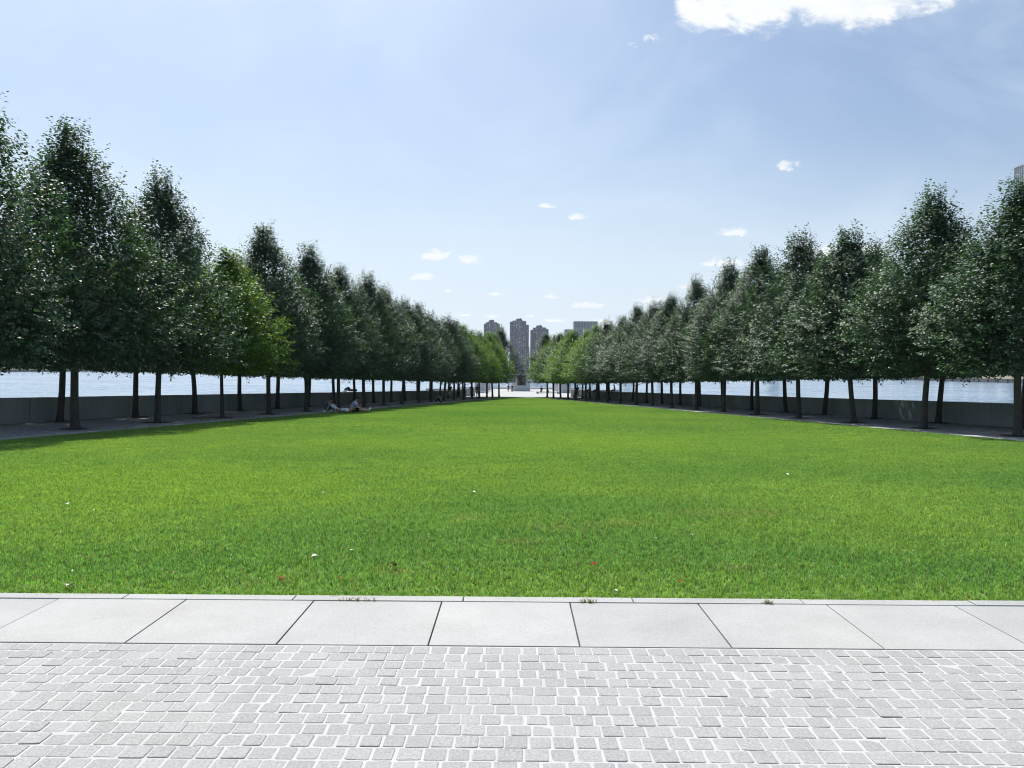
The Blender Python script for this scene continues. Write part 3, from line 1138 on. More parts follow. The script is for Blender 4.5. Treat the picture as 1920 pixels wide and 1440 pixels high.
def plant_tree(x, y, h, kind, label, group, thin=False, lean=None):
    root = empty('park_tree', (x, y, gz(y) - 0.02), tree_rng.uniform(0, 6.28))
    tag(root, label, 'tree', group)
    w = tree_rng.uniform(0.93, 1.08) * (1.0 if y < 90 else (1.06 if x > 1 else 0.97))
    src = crowns[kind]
    base_h = {'dark': 9.4, 'light': 8.6, 'mid': 9.2}[kind]
    # only the crown above the clear trunk is stretched to the tree's height
    cr = link('crown', src[tree_rng.randrange(len(src))], root)
    k = (h - TRUNK_CLEAR) / (base_h - TRUNK_CLEAR)
    cr.scale = (w, w, k)
    cr.location = (0, 0, TRUNK_CLEAR * (1 - k))
    tk = link('trunk', thin_trunk if thin else trunks[tree_rng.randrange(4)], root)
    s = tree_rng.uniform(0.92, 1.1) * (1 if not thin else 1)
    tk.scale = (s, s, min(1.0, h / TREE_H) * 0.97 if not thin else 0.80)
    root.rotation_euler = (R(tree_rng.uniform(-1.6, 1.6)), R(tree_rng.uniform(-1.6, 1.6)), root.rotation_euler.z)
    # uneven dark disc at the foot of the trunk
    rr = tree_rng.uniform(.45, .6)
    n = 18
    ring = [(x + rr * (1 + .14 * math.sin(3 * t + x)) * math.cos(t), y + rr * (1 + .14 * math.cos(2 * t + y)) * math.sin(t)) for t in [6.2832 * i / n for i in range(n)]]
    discs.add([(px, py, gz(py) - 0.004) for px, py in ring], [tuple(range(n))])
    return root


for side, row0, hs, kinds in ((-1, rowL, HL, KL), (1, rowR, HR, KR)):
    sname = 'left' if side < 0 else 'right'
    for outer in (0, 1):
        for n in range(19):
            y = PITCHD * (n + NB) + (-0.316 if side > 0 else 0)
            x = row0(y) + side * OUT * outer
            kind = kinds.get(n, 'dark')
            h = hs[n]
            if outer:
                kind = 'dark' if (n * 7 + (side > 0)) % 5 else 'mid'
                if n in (14, 16):
                    kind = 'light'
                h = (8.9 if n < 11 else 7.9) + tree_rng.uniform(-.5, .5) - 0.03 * n
            x += tree_rng.uniform(-.07, .07)
            y += tree_rng.uniform(-.08, .08)
            thin = (side < 0 and outer == 0 and n == 2)
            where = 'wall-side' if outer else 'lawn-side'
            lab = '%s clipped tree, %s trunk from the camera end of the %s %s row' % (LOOK[kind], ORD[n], sname, where)
            if thin:
                lab = 'yellow-green tree on a thin trunk, third from the camera end, left lawn-side row'
            plant_tree(x, y, h, kind, lab, 'clipped trees in rows beside the lawn', thin)
# the tree whose crown leans into the frame at the left edge
y = PITCHD * (NB - 1)
plant_tree(rowL(y), y, 10.9, 'dark', 'dark tree cut by the left edge of the frame, its trunk out of view', 'clipped trees in rows beside the lawn')
tag(discs.build('ground_discs', M['dark_ground']), kind='structure')

# ------------------------------------------------------------------ memorial block and granite pillars
M['memorial'] = granite_mat('memorial_granite', (0.46, 0.475, 0.49), 0.08, 0.08, 0.1)
M['bronze'] = simple_mat('dark_bronze', (0.05, 0.042, 0.035), 0.45, 0.5, 0.3, 4.0, metal=0.6)
M['niche'] = granite_mat('niche_granite', (0.24, 0.245, 0.25), 0.08, 0.08, 0.1)


def memorial():
    y = 165.0
    root = empty('memorial_block', (1.29, y, gz(y)))
    tag(root, 'tall pale granite memorial block with a dark bronze head in its niche', 'monument')
    w, h = 1.8, 3.72
    b = MB()
    n0, n1, z0, z1 = -0.88, 0.88, 1.45, 3.58
    b.box(-w, n0, 0, 2.4, 0.25, h)
    b.box(n1, w, 0, 2.4, 0.25, h)
    b.box(n0, n1, 0, 2.4, 0.25, z0)
    b.box(n0, n1, 0, 2.4, z1, h)
    b.box(n0, n1, 1.0, 2.4, z0, z1)
    b.build('block', M['memorial'], root)
    b = MB()
    b.box(-w - .06, w + .06, -0.06, 2.46, -0.1, 0.248, bevel=.02)
    b.build('base', M['niche'], root)
    b = MB()
    b.box(n0 + .02, n1 - .02, .97, .998, z0 + .01, z1 - .01)
    b.build('niche', M['niche'], root)
    # a plain generic bronze head
    b = MB()
    b.ball((0, .48, 2.62), (.43, .46, .58), 18, 14)
    b.ball((0, .10, 2.55), (.09, .10, .18), 10, 8)
    b.ball((0, .20, 2.26), (.24, .2, .2), 12, 8)
    b.ball((-.42, .5, 2.58), (.07, .12, .17), 8, 6)
    b.ball((.42, .5, 2.58), (.07, .12, .17), 8, 6)
    b.ball((0, .56, 2.95), (.45, .46, .34), 16, 10)
    b.tube([(0, .52, 2.25), (0, .55, 1.75), (0, .56, 1.46)], [.27, .30, .42], 16)
    b.build('bust', M['bronze'], root, True)


memorial()


def pillars():
    proto = None
    for side, X in ((-1, -6.6), (1, 9.3)):
        for i in range(6):
            y = 148 + i * 7.0
            root = empty('granite_pillar', (X, y, gz(y)))
            nm = ['nearest', 'second', 'third', 'fourth', 'fifth', 'farthest'][i]
            tag(root, 'grey granite pillar, %s in the row %s of the memorial block' % (nm, 'left' if side < 0 else 'right'), 'pillar', 'granite pillars of the far plaza')
            if proto is None:
                b = MB()
                b.box(-.9, .9, -.9, .9, .12, 3.7, bevel=.03)
                p = MB()
                p.box(-.94, .94, -.94, .94, -.1, .118, bevel=.02)
                proto = (b.mesh('shaft', [M['memorial']]), p.mesh('footing', [M['niche']]))
            link('shaft', proto[0], root)
            link('footing', proto[1], root)


pillars()
# low granite benches on the plaza
for (x0, x1, y, lab) in ((-7.6, -4.6, 140.0, 'low granite bench on the far plaza, left of the memorial block'), (3.6, 7.9, 140.5, 'low granite bench on the far plaza, right of the memorial block')):
    root = empty('granite_bench', ((x0 + x1) / 2, y, gz(y)))
    tag(root, lab, 'bench', 'granite benches on the plaza')
    hw = (x1 - x0) / 2
    b = MB()
    b.box(-hw, hw, -.35, .35, .33, .5, bevel=.02)
    b.build('seat', M['memorial'], root)
    for sx in (-1, 1):
        b = MB()
        b.box(sx * (hw - .35) - .2, sx * (hw - .35) + .2, -.28, .28, -.05, .328, bevel=.01)
        b.build('leg', M['niche'], root)

# ------------------------------------------------------------------ far buildings
M['tower'] = simple_mat('brown_brick', (0.074, 0.074, 0.118), 0.85, 0.2, 0.16, 0.06)
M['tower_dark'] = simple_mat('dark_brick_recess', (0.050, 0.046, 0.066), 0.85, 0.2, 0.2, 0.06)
M['win_light'] = simple_mat('pale_window_blind', (0.62, 0.62, 0.64), 0.4, 0.5, 0.35, 0.2)
M['win_dark'] = simple_mat('dark_window_glass', (0.06, 0.08, 0.11), 0.15, 0.6, 0.3, 0.2)
M['stone_b'] = simple_mat('grey_stone_facade', (0.235, 0.235, 0.25), 0.8, 0.2, 0.1, 0.05)
M['pale_b'] = simple_mat('pale_facade', (0.44, 0.46, 0.48), 0.7, 0.3, 0.1, 0.05)
M['blue_glass'] = simple_mat('blue_glass', (0.05, 0.13, 0.24), 0.12, 0.6, 0.2, 0.1)
M['grey_glass'] = simple_mat('grey_curtain_glass', (0.16, 0.19, 0.20), 0.15, 0.6, 0.3, 0.08)
M['teal_glass'] = simple_mat('teal_glass', (0.06, 0.17, 0.17), 0.12, 0.6, 0.3, 0.1)
M['mast'] = simple_mat('grey_steel', (0.25, 0.26, 0.28), 0.5, 0.5, 0.1, 1.0)
GROUND_FAR = WATER_Z + 2.0
win_meshes = {}


def window_set(root, spots, mats, name='window', limit=100):
    """spots: (x, y, z, w, h); each a thin proud pane; the first `limit` are parts, the rest one stuff part"""
    rest = MB()
    for i, (x, y, z, w, h, mi) in enumerate(spots):
        if i < limit:
            key = (round(w, 2), round(h, 2), mats[mi].name)
            if key not in win_meshes:
                b = MB()
                b.box(-w / 2, w / 2, -0.12, 0.1, -h / 2, h / 2)
                win_meshes[key] = b.mesh(name, [mats[mi]])
            link(name, win_meshes[key], root, (x, y, z))
        else:
            rest.box(x - w / 2, x + w / 2, y - 0.12, y + 0.1, z - h / 2, z + h / 2, mi)
    if rest.v:
        tag(rest.build('far_windows', mats, root), kind='stuff')


def brick_tower(x0, x1, y, tops, seed, label):
    """stepped brick tower: bays across the front with their own roof heights and setbacks"""
    r = random.Random(seed)
    cx = (x0 + x1) / 2
    root = empty('brick_tower', (cx, y, GROUND_FAR))
    tag(root, label, 'apartment tower', 'brick towers across the river')
    n = len(tops)
    W_ = x1 - x0
    edges = [-W_ / 2 + W_ * e for e in (0, .13, .30, .66, .86, 1.0)][:n + 1]
    edges[-1] = W_ / 2
    setb = [7.0, 3.0, 0.0, 3.0, 7.0]
    spots = []
    body = MB()
    for i in range(n):
        h = tops[i] - GROUND_FAR
        body.box(edges[i], edges[i + 1], setb[i], 34 - setb[i], 0, h)
        body.box(edges[i] + .6, edges[i + 1] - .6, setb[i] + 1, 30 - setb[i], h, h + 1.2)
        bw = edges[i + 1] - edges[i]
        cols = max(1, int(bw / 3.1))
        for c in range(cols):
            x = edges[i] + bw * (c + .5) / cols
            z = h - 3.2
            keep = r.uniform(.35, .9)
            while z > 8:
                if r.random() < keep:
                    spots.append((x, setb[i] - 0.02, z, 1.35, 1.5, 0 if r.random() < .55 else 1))
                z -= 2.85
    body.build('brick_body', M['tower'], root)
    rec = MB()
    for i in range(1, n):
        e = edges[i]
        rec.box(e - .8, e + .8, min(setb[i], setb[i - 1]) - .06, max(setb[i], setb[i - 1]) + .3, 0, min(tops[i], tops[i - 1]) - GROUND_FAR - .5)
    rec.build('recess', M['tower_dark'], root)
    b = MB()
    b.box(-W_ * .16, W_ * .14, 10, 20, max(tops) - GROUND_FAR + 1.2, max(tops) - GROUND_FAR + 3.4)
    b.box(W_ * .02, W_ * .08, 12, 16, max(tops) - GROUND_FAR + 3.4, max(tops) - GROUND_FAR + 4.6)
    b.build('roof_house', M['tower_dark'], root)
    spots.sort(key=lambda s: -s[2])
    window_set(root, spots, [M['win_light'], M['win_dark']])


brick_tower(-66, -33, 1650, [94, 97, 99.5, 97, 94.5], 1, 'brown brick tower across the river, left of the three, half behind trees')
brick_tower(-12, 27, 1630, [97.5, 99.5, 101.5, 99, 91.5], 2, 'tallest brown brick tower, right above the granite memorial block')
brick_tower(31, 68.5, 1660, [82.5, 87, 89.6, 87.5, 84.5], 3, 'brown brick tower across the river, right of the tallest one')


def hospital():
    root = empty('stone_building', (86.8, 1400, GROUND_FAR))
    tag(root, 'wide grey stone building with a flat stepped roof, right of the towers', 'building')
    g = GROUND_FAR
    b = MB()
    b.box(0, 16, 4, 40, 0, 71.3 - g)
    b.box(16, 60.5, 0, 40, 0, 71.8 - g)
    b.build('wall', M['stone_b'], root)
    b = MB()
    b.box(15.7, 56.6, 2, 36, 71.8 - g, 85.4 - g)
    b.build('upper_storey', M['stone_b'], root)
    b = MB()
    b.box(15.2, 57.2, 1.5, 36.5, 85.4 - g, 86.2 - g)
    b.box(-.4, 15.6, 3.5, 40, 71.3 - g, 72.0 - g)
    b.build('cornice', M['pale_b'], root)
    b = MB()
    b.box(46, 56, 1, 3, 74 - g, 79 - g)
    b.build('terrace_box', M['pale_b'], root)
    spots = []
    for k in range(12):
        z = 69 - g - k * 4.0
        for c in range(12):
            spots.append((19 + c * 3.4, -0.02, z, 1.5, 2.1, 1))
    for c in range(15):
        spots.append((17.5 + c * 2.6, 1.98, 79.5 - g, 1.0, 9.0, 1))
    spots.sort(key=lambda s: -s[2])
    window_set(root, spots, [M['win_light'], M['win_dark']])
    root2 = empty('glass_building', (117, 1372, g))
    tag(root2, 'small pale building with a blue glass corner in front of the grey stone one', 'building')
    b = MB()
    b.box(0, 8.8, 0, 18, 0, 70 - g)
    b.box(8.8, 16.6, 3, 18, 0, 67 - g)
    b.box(16.6, 28, 0, 18, 0, 66.5 - g)
    b.build('wall', M['pale_b'], root2)
    b = MB()
    b.box(8.8, 16.6, 1.2, 2.99, 0, 66.2 - g)
    b.build('glass_bay', M['blue_glass'], root2)
    spots = [(1.5 + c * 2.4, -0.02, 67 - g - k * 3.6, 1.2, 1.6, 1) for k in range(6) for c in range(3)]
    window_set(root2, spots, [M['win_light'], M['win_dark']])


hospital()


def block_tower(name, x0, x1, y, depth, top, mat, label, wmat, cols, fl=4.0, frac=.6, crown=0.0):
    g = GROUND_FAR
    root = empty(name, (x0, y, g))
    tag(root, label, 'building')
    w = x1 - x0
    h = top - g
    b = MB()
    b.box(0, w, 0, depth, 0, h)
    b.build('wall', mat, root)
    b = MB()
    b.box(w * .2, w * .7, depth * .2, depth * .7, h, h + max(1.5, crown))
    b.build('roof_house', mat, root)
    spots = []
    z = h - fl * .8
    while z > h - 60:
        for c in range(cols):
            spots.append((w * (c + .5) / cols, -0.02, z, w / cols * frac, fl * .5, 0))
        z -= fl
    window_set(root, spots, [wmat])
    return root


block_tower('pale_tower', 189, 205, 1400, 20, 80.5, M['pale_b'], 'pale blue-grey building top just above the right-hand trees', M['win_dark'], 5, crown=3)
t = block_tower('spire_tower', 249.6, 257.2, 1400, 8, 101.5, M['pale_b'], 'slim pale tower with a thin mast behind the right-hand trees', M['win_dark'], 3)
b = MB()
b.tube([(3.9, 4, 101.5 - GROUND_FAR), (3.9, 4, 112 - GROUND_FAR), (3.9, 4, 127 - GROUND_FAR)], [.6, .4, .2], 6)
b.build('mast', M['mast'], t)
M['hazy_glass'] = simple_mat('hazy_glass', (0.50, 0.58, 0.66), 0.3, 0.5, 0.1, 0.1)
block_tower('blue_tower', 445, 462, 1400, 18, 180, M['hazy_glass'], 'pale blue glass tower glimpsed between tree tops on the right', M['win_dark'], 5)
block_tower('pale_tower', -152, -146, 1700, 14, 82, M['pale_b'], 'faint pale building top above the far left trees', M['win_dark'], 2)
block_tower('pale_tower', 27.6, 31.5, 1800, 12, 52, M['pale_b'], 'narrow pale building in the gap between two brown towers', M['win_dark'], 2)


def edge_tower():
    g = GROUND_FAR
    root = empty('glass_tower', (401, 592, g))
    tag(root, 'tall grey glass tower cut by the right edge of the frame', 'building')
    h = 166 - g
    b = MB()
    b.box(0, 55, 0, 58, 0, h)
    b.build('wall', M['grey_glass'], root)
    b = MB()
    b.box(-.5, 55.5, -.5, 58.5, h, h + 1.0)
    b.build('roof_edge', M['pale_b'], root)
    # storeys and mullions on the side that faces the park
    for k in range(20):
        z = h - 10 - k * 7.4
        b = MB()
        b.box(-.25, -.002, .5, 57.5, z - 3.4, z + .2)
        b.build('glazing_band', M['teal_glass'] if k > 0 else M['grey_glass'], root)
    for k in range(24):
        b = MB()
        b.box(-.55, -.26, .6 + k * 2.44, 1.1 + k * 2.44, 0, h)
        b.build('mullion', M['pale_b'], root)


edge_tower()

# low trees on the far banks
M['far_leaf'] = simple_mat('far_foliage', (0.045, 0.075, 0.035), 0.9, 0.1, 0.5, 0.25, obj=False)


def far_wood(name, pts, label, seed):
    r = np.random.default_rng(seed)
    V, F = [], []
    for (x, y, z, h) in pts:
        for k in range(260):
            d = r.normal(0, 1, 3)
            d /= np.linalg.norm(d)
            c = np.array([x, y, z + h * .55]) + d * np.array([h * .5, h * .5, h * .45]) * r.uniform(.6, 1.05)
            a = r.normal(0, 1, 3)
            a /= np.linalg.norm(a)
            bb = np.cross(a, r.normal(0, 1, 3))
            bb /= np.linalg.norm(bb)
            s = h * .09
            i = len(V)
            V += [c - a * s, c + bb * s * .8, c + a * s, c - bb * s * .8]
            F.append((i, i + 1, i + 2, i + 3))
    o = link(name, mesh_np(name, V, F, [M['far_leaf']]))
    tag(o, label, 'trees', kind='stuff')


far_wood('far_trees', [(-690 - r_ * 14, 820 + i * 19, WATER_Z + 4, 6 + (i * 37 % 5)) for i in range(36) for r_ in (0, 1)], 'low green wood along the far bank on the left', 1)
far_wood('far_trees', [(405, 420 + i * 24, WATER_Z + 8, 8 + (i * 29 % 5)) for i in range(36)], 'low green wood along the far bank on the right', 2)

# ------------------------------------------------------------------ people
M['skin'] = simple_mat('skin', (0.46, 0.29, 0.21), 0.55, 0.4, 0.06, 8.0)
M['skin_deep'] = simple_mat('skin_deep', (0.19, 0.11, 0.075), 0.55, 0.4, 0.06, 8.0)
M['hair'] = simple_mat('dark_hair', (0.025, 0.02, 0.017), 0.5, 0.4, 0.3, 40.0)
M['hair_brown'] = simple_mat('brown_hair', (0.09, 0.055, 0.03), 0.5, 0.4, 0.3, 40.0)


def cloth(name, col):
    k = 'cloth_' + name
    if k not in M:
        M[k] = simple_mat(k, col, 0.9, 0.1, 0.12, 12.0, 0.2, 60.0)
    return M[k]


CL = {'navy': (0.09, 0.14, 0.25), 'lavender': (0.58, 0.58, 0.93), 'sky_blue': (0.74, 0.82, 0.96), 'black': (0.018, 0.018, 0.02), 'white': (0.78, 0.78, 0.78),
      'maroon': (0.10, 0.018, 0.03), 'denim': (0.06, 0.09, 0.16), 'khaki': (0.42, 0.36, 0.16), 'grey': (0.18, 0.19, 0.20), 'green': (0.05, 0.08, 0.06)}


def skin_mesh(name, pts, edges, rads, mat, root_i=0, sub=1):
    me = bpy.data.meshes.new(name + '_cage')
    me.from_pydata(pts, edges, [])
    o = bpy.data.objects.new(name + '_cage', me)
    COL.objects.link(o)
    md = o.modifiers.new('skin', 'SKIN')
    md.use_smooth_shade = True
    md.branch_smoothing = 0.6
    sv = me.skin_vertices[0].data
    for i, rr in enumerate(rads):
        rr = rr if hasattr(rr, '__len__') else (rr, rr)
        sv[i].radius = rr
        sv[i].use_root = (i == root_i)
    s = o.modifiers.new('sub', 'SUBSURF')
    s.levels = sub
    s.render_levels = sub
    dg = bpy.context.evaluated_depsgraph_get()
    dg.update()
    out = bpy.data.meshes.new_from_object(o.evaluated_get(dg), depsgraph=dg)
    out.name = name
    bpy.data.objects.remove(o)
    bpy.data.meshes.remove(me)
    out.materials.clear()
    out.materials.append(mat)
    out.polygons.foreach_set('use_smooth', [True] * len(out.polygons))
    return out


POSES = {
    # facing +Y; x right; joint positions in metres
    'stand': dict(pelvis=(0, 0, .92), waist=(0, 0, 1.08), chest=(0, .0, 1.30), neck=(0, -.01, 1.47), head=(0, .02, 1.58), crown=(0, .0, 1.70),
                  sh=(.175, 0, 1.40), el=(.23, -.03, 1.13), wr=(.24, .06, .90), hip=(.09, 0, .88), kn=(.10, .02, .48), an=(.10, -.02, .08), to=(.12, .13, .035)),
    'walk': dict(pelvis=(0, 0, .91), waist=(0, .01, 1.07), chest=(0, .03, 1.29), neck=(0, .03, 1.46), head=(0, .06, 1.57), crown=(0, .05, 1.69),
                 sh=(.175, .02, 1.39), el=(.22, (-.10, .12), 1.13), wr=(.22, (-.12, .25), .93), hip=(.09, 0, .87), kn=(.10, (.16, -.06), (.50, .47)), an=(.10, (.24, -.34), (.09, .16)), to=(.10, (.38, -.24), (.06, .04))),
    'sit_wall': dict(pelvis=(0, -.12, .12), waist=(0, -.13, .28), chest=(0, -.08, .50), neck=(0, -.03, .66), head=(0, .02, .77), crown=(0, .0, .89),
                     sh=(.175, -.06, .60), el=(.23, -.02, .34), wr=(.15, .20, .22), hip=(.09, -.08, .10), kn=(.11, .34, .14), an=(.11, .34, -.27), to=(.12, .48, -.33)),
    'sit_legs_out': dict(pelvis=(0, 0, .12), waist=(0, .03, .28), chest=(0, .14, .47), neck=(0, .25, .60), head=(0, .34, .68), crown=(0, .40, .78),
                         sh=(.175, .19, .55), el=(.22, .30, .30), wr=(.12, .50, .20), hip=(.09, .03, .11), kn=(.11, .47, (.17, .14)), an=(.10, .88, .09), to=(.13, .95, .22)),
    'sit_knees_up': dict(pelvis=(0, 0, .12), waist=(0, .02, .29), chest=(0, .14, .48), neck=(0, .25, .60), head=(0, .33, .66), crown=(0, .40, .76),
                         sh=(.175, .19, .56), el=(.22, .30, .40), wr=(.10, .50, .38), hip=(.09, .03, .11), kn=(.11, .38, .46), an=(.11, .55, .08), to=(.12, .70, .04)),
    'lie': dict(pelvis=(0, 0, .14), waist=(0, -.17, .14), chest=(0, -.40, .15), neck=(0, -.57, .15), head=(0, -.68, .15), crown=(0, -.80, .16),
                sh=(.175, -.49, .13), el=(.30, -.28, .09), wr=(.22, -.05, .14), hip=(.09, .04, .13), kn=(.11, .40, (.44, .34)), an=(.11, .62, .08), to=(.12, .76, .06)),
}


def side_val(p, s):
    i = 0 if s < 0 else 1
    return tuple((c[i] if hasattr(c, '__len__') else c) for c in p)


def person(pose, loc, face, label, top, bottom, skin='skin', hair='hair', long_bottom=False, sleeves=True, scale=1.0, group=None, bag=False, dress=False, foot=True):
    P = POSES[pose]
    root = empty('person', loc, face)
    root.scale = (scale,) * 3
    tag(root, label, 'person', group)
    pts, eds, rad, idx = [], [], [], {}

    def v(nm, p, r, prev=None):
        idx[nm] = len(pts)
        pts.append(tuple(p))
        rad.append(r)
        if prev is not None:
            eds.append((idx[prev], idx[nm]))
    v('pelvis', P['pelvis'], (.125, .10))
    v('waist', P['waist'], (.115, .09), 'pelvis')
    v('chest', P['chest'], (.135, .105), 'waist')
    v('neck', P['neck'], (.052, .055), 'chest')
    H0, H1 = Vector(P['head']), Vector(P['crown'])
    v('head', H0, (.074, .088), 'neck')
    v('crown', H0 + (H1 - H0) * .75, (.066, .078), 'head')
    for s, t in ((-1, 'l'), (1, 'r')):
        def q(k):
            p = side_val(P[k], s)
            return (s * p[0], p[1], p[2])
        v('sh' + t, q('sh'), .062, 'chest')
        v('el' + t, q('el'), .042, 'sh' + t)
        v('wr' + t, q('wr'), .028, 'el' + t)
        e, w = Vector(q('el')), Vector(q('wr'))
        hd = (w - e).normalized()
        v('ha' + t, w + hd * .07, (.040, .022), 'wr' + t)
        v('hip' + t, q('hip'), .085, 'pelvis')
        v('kn' + t, q('kn'), .058, 'hip' + t)
        v('an' + t, q('an'), .038, 'kn' + t)
        v('to' + t, q('to'), (.042, .030), 'an' + t)
    body = skin_mesh('body', pts, eds, rad, M[skin])
    # fingers, nose and ears grow out of the same body
    fb = MB()
    for s, t in ((-1, 'l'), (1, 'r')):
        w = Vector(pts[idx['wr' + t]])
        h = Vector(pts[idx['ha' + t]])
        d = (h - w).normalized()
        sd = d.cross(Vector((0.2, 0.3, 1))).normalized()
        dn = d.cross(sd)
        for k, ln in enumerate((.062, .074, .078, .070, .055)):
            if k == 0:
                b0 = w + d * .025 + sd * .03
                fb.tube([b0, b0 + sd * .025 + d * .02, b0 + sd * .03 + d * .055], [.011, .010, .007], 6)
            else:
                b0 = h + d * .015 + sd * (.027 - .018 * (k - 1))
                fb.tube([b0, b0 + d * ln * .5 - dn * .008, b0 + d * ln * .9 - dn * .028], [.010, .009, .006], 6)
    ax = (H1 - H0).normalized()
    fw = Vector((0, 1, 0)) - ax * ax.y
    if fw.length < .1:
        fw = Vector((0, 0, 1)) - ax * ax.z
    fw.normalize()
    rt = ax.cross(fw)
    fb.tube([H0 + fw * .080 + ax * .03, H0 + fw * .108, H0 + fw * .082 - ax * .012], [.008, .014, .008], 6)
    for s in (-1, 1):
        fb.ball(tuple(H0 + rt * s * .078), (.012, .018, .026), 6, 5)
    bm = bmesh.new()
    bm.from_mesh(body)
    tmp = fb.mesh('tmp', [M[skin]], True)
    bm.from_mesh(tmp)
    bm.to_mesh(body)
    bm.free()
    bpy.data.meshes.remove(tmp)
    link('body', body, root)
    # hair
    hb = MB()
    hc = H0 + (H1 - H0) * .45 - fw * .022
    hb.ball((0, 0, 0), 1.0, 14, 10)
    vs = []
    for (x, y, z) in hb.v:
        p = hc + rt * (x * .094) + fw * (y * .104) + ax * (z * .098)
        rel = p - H0
        if rel.dot(fw) > .045 and rel.dot(ax) < .055:
            p -= fw * (rel.dot(fw) - .045)
        vs.append(tuple(p))
    hb.v = vs
    hb.build('hair', M[hair], root, True)

    def garment(nm, names, r, mat, order):
        ii = {n: k for k, n in enumerate(names)}
        me = skin_mesh(nm, [tuple(pp) for pp in order], [(ii[a], ii[b]) for a, b in r[1]], r[0], mat)
        return link(nm, me, root)
    g = lambda n: Vector(pts[idx[n]])
    # shirt
    names = ['pelvis', 'waist', 'chest', 'nk', 'shl', 'shr', 'ml', 'mr']
    lo = g('pelvis') + (g('waist') - g('pelvis')) * .25
    order = [lo, g('waist'), g('chest'), g('chest') + (g('neck') - g('chest')) * .62, g('shl'), g('shr'),
             g('shl') + (g('ell') - g('shl')) * (.72 if sleeves else .3), g('shr') + (g('elr') - g('shr')) * (.72 if sleeves else .3)]
    ed = [('pelvis', 'waist'), ('waist', 'chest'), ('chest', 'nk'), ('chest', 'shl'), ('chest', 'shr'), ('shl', 'ml'), ('shr', 'mr')]
    garment('shirt', names, ([(.150, .125), (.140, .115), (.160, .128), .085, .080, .080, .066, .066], ed), cloth(top, CL[top]), order)
    # shorts / trousers
    f = .93 if long_bottom else .55
    names = ['waist', 'pelvis', 'hl', 'hr', 'kl', 'kr']
    kl = g('hipl') + (g('knl') - g('hipl')) * .95
    kr = g('hipr') + (g('knr') - g('hipr')) * .95
    order = [lo - (g('waist') - g('pelvis')) * .0, g('pelvis'), g('hipl'), g('hipr'), kl, kr]
    rr = [(.138, .112), (.150, .122), .105, .105, .082, .082]
    ed = [('waist', 'pelvis'), ('pelvis', 'hl'), ('pelvis', 'hr'), ('hl', 'kl'), ('hr', 'kr')]
    if long_bottom:
        names += ['al', 'ar']
        order += [g('knl') + (g('anl') - g('knl')) * .93, g('knr') + (g('anr') - g('knr')) * .93]
        rr += [.056, .056]
        ed += [('kl', 'al'), ('kr', 'ar')]
    garment('trousers' if long_bottom else 'shorts', names, (rr, ed), cloth(bottom, CL[bottom]), order)
    if foot:
        for t in 'lr':
            b = MB()
            a, e = g('an' + t), g('to' + t)
            d = (e - a)
            b.tube([a - d * .25, a + d * .3, a + d * .8, a + d * 1.15], [.040, .050, .048, .030], 8)
            b.build('shoe', cloth('white' if bottom != 'white' else 'grey', CL['white']), root, True)
    if bag:
        b = MB()
        b.box(-.36, -.24, -.08, .12, .55, .85, bevel=.02)
        b.tube([(-.30, -.02, .85), (-.28, .0, 1.15), (-.17, .0, 1.42)], [.012, .012, .012], 6)
        o = b.build('shoulder_bag', cloth('khaki', CL['khaki']), None)
        o.location = loc
        o.rotation_euler = (0, 0, face)
        tag(o, 'yellow-tan shoulder bag hanging beside a standing walker', 'bag')
    return root


def pl(x, y, dz=0.0):
    return (x, y, gz(y) + dz)


person('sit_knees_up', pl(-10.25, 43.2), R(-100), 'person in a navy top sitting on the lawn with knees drawn up', 'navy', 'denim', 'skin', 'hair', True, scale=1.06)
person('lie', pl(-9.50, 43.0, .0), R(97), 'person in a pale blue shirt lying on the grass between two sitters', 'sky_blue', 'sky_blue', 'skin', 'hair_brown', False, scale=1.08)
person('sit_legs_out', pl(-8.95, 43.6), R(-84), 'person in a lavender T-shirt sitting bent forward with bare legs stretched out', 'lavender', 'black', 'skin', 'hair', False, scale=1.08)
person('lie', (wallL(66.3) - .27, 66.2, gz(66.2) + .93), R(150), 'person in dark clothes lying on top of the left parapet wall', 'black', 'grey', 'skin', 'hair', True)
person('sit_knees_up', pl(-6.35, 68.9), R(80), 'person in grey sitting low on the left edge of the lawn', 'grey', 'black', 'skin', 'hair_brown', True)
person('stand', pl(-7.5, 92.0), R(180), 'person in a black top and white shorts standing under the left trees', 'black', 'white', 'skin', 'hair')
person('stand', pl(-6.9, 98.5), R(90), 'person in dark clothes standing in shade beside the left wall', 'navy', 'black', 'skin_deep', 'hair', True)
person('walk', pl(-5.55, 101.3), R(150), 'person in black walking under the far left trees', 'black', 'black', 'skin', 'hair', True)
person('stand', pl(-4.85, 101.8), R(200), 'person in black with tan shorts standing beside a walker, far left trees', 'black', 'khaki', 'skin', 'hair_brown', bag=False)
person('walk', pl(-1.35, 158.0), R(175), 'person in a maroon top walking on the sunlit plaza', 'maroon', 'black', 'skin', 'hair')
person('walk', pl(-.62, 158.4), R(178), 'person all in black walking on the sunlit plaza next to the memorial block', 'black', 'black', 'skin', 'hair', True)
person('stand', pl(8.0, 103.2), R(190), 'person in dark clothes standing between the far right trees', 'green', 'black', 'skin_deep', 'hair', True)
for (yy_, fc, lab, tp) in ((107.0, 200, 'person in black sitting on the right parapet wall near its far end', 'black'),
                          (103.0, 215, 'person in navy sitting bent on the right parapet wall, second from its far end', 'navy'),
                          (94.5, 190, 'small seated person in dark grey on the right parapet wall, nearest the camera', 'grey')):
    person('sit_wall', (wallR(yy_) + .18, yy_, gz(yy_) + .95), R(fc - 100), lab, tp, 'black', 'skin_deep', 'hair', True, scale=.95, foot=True)
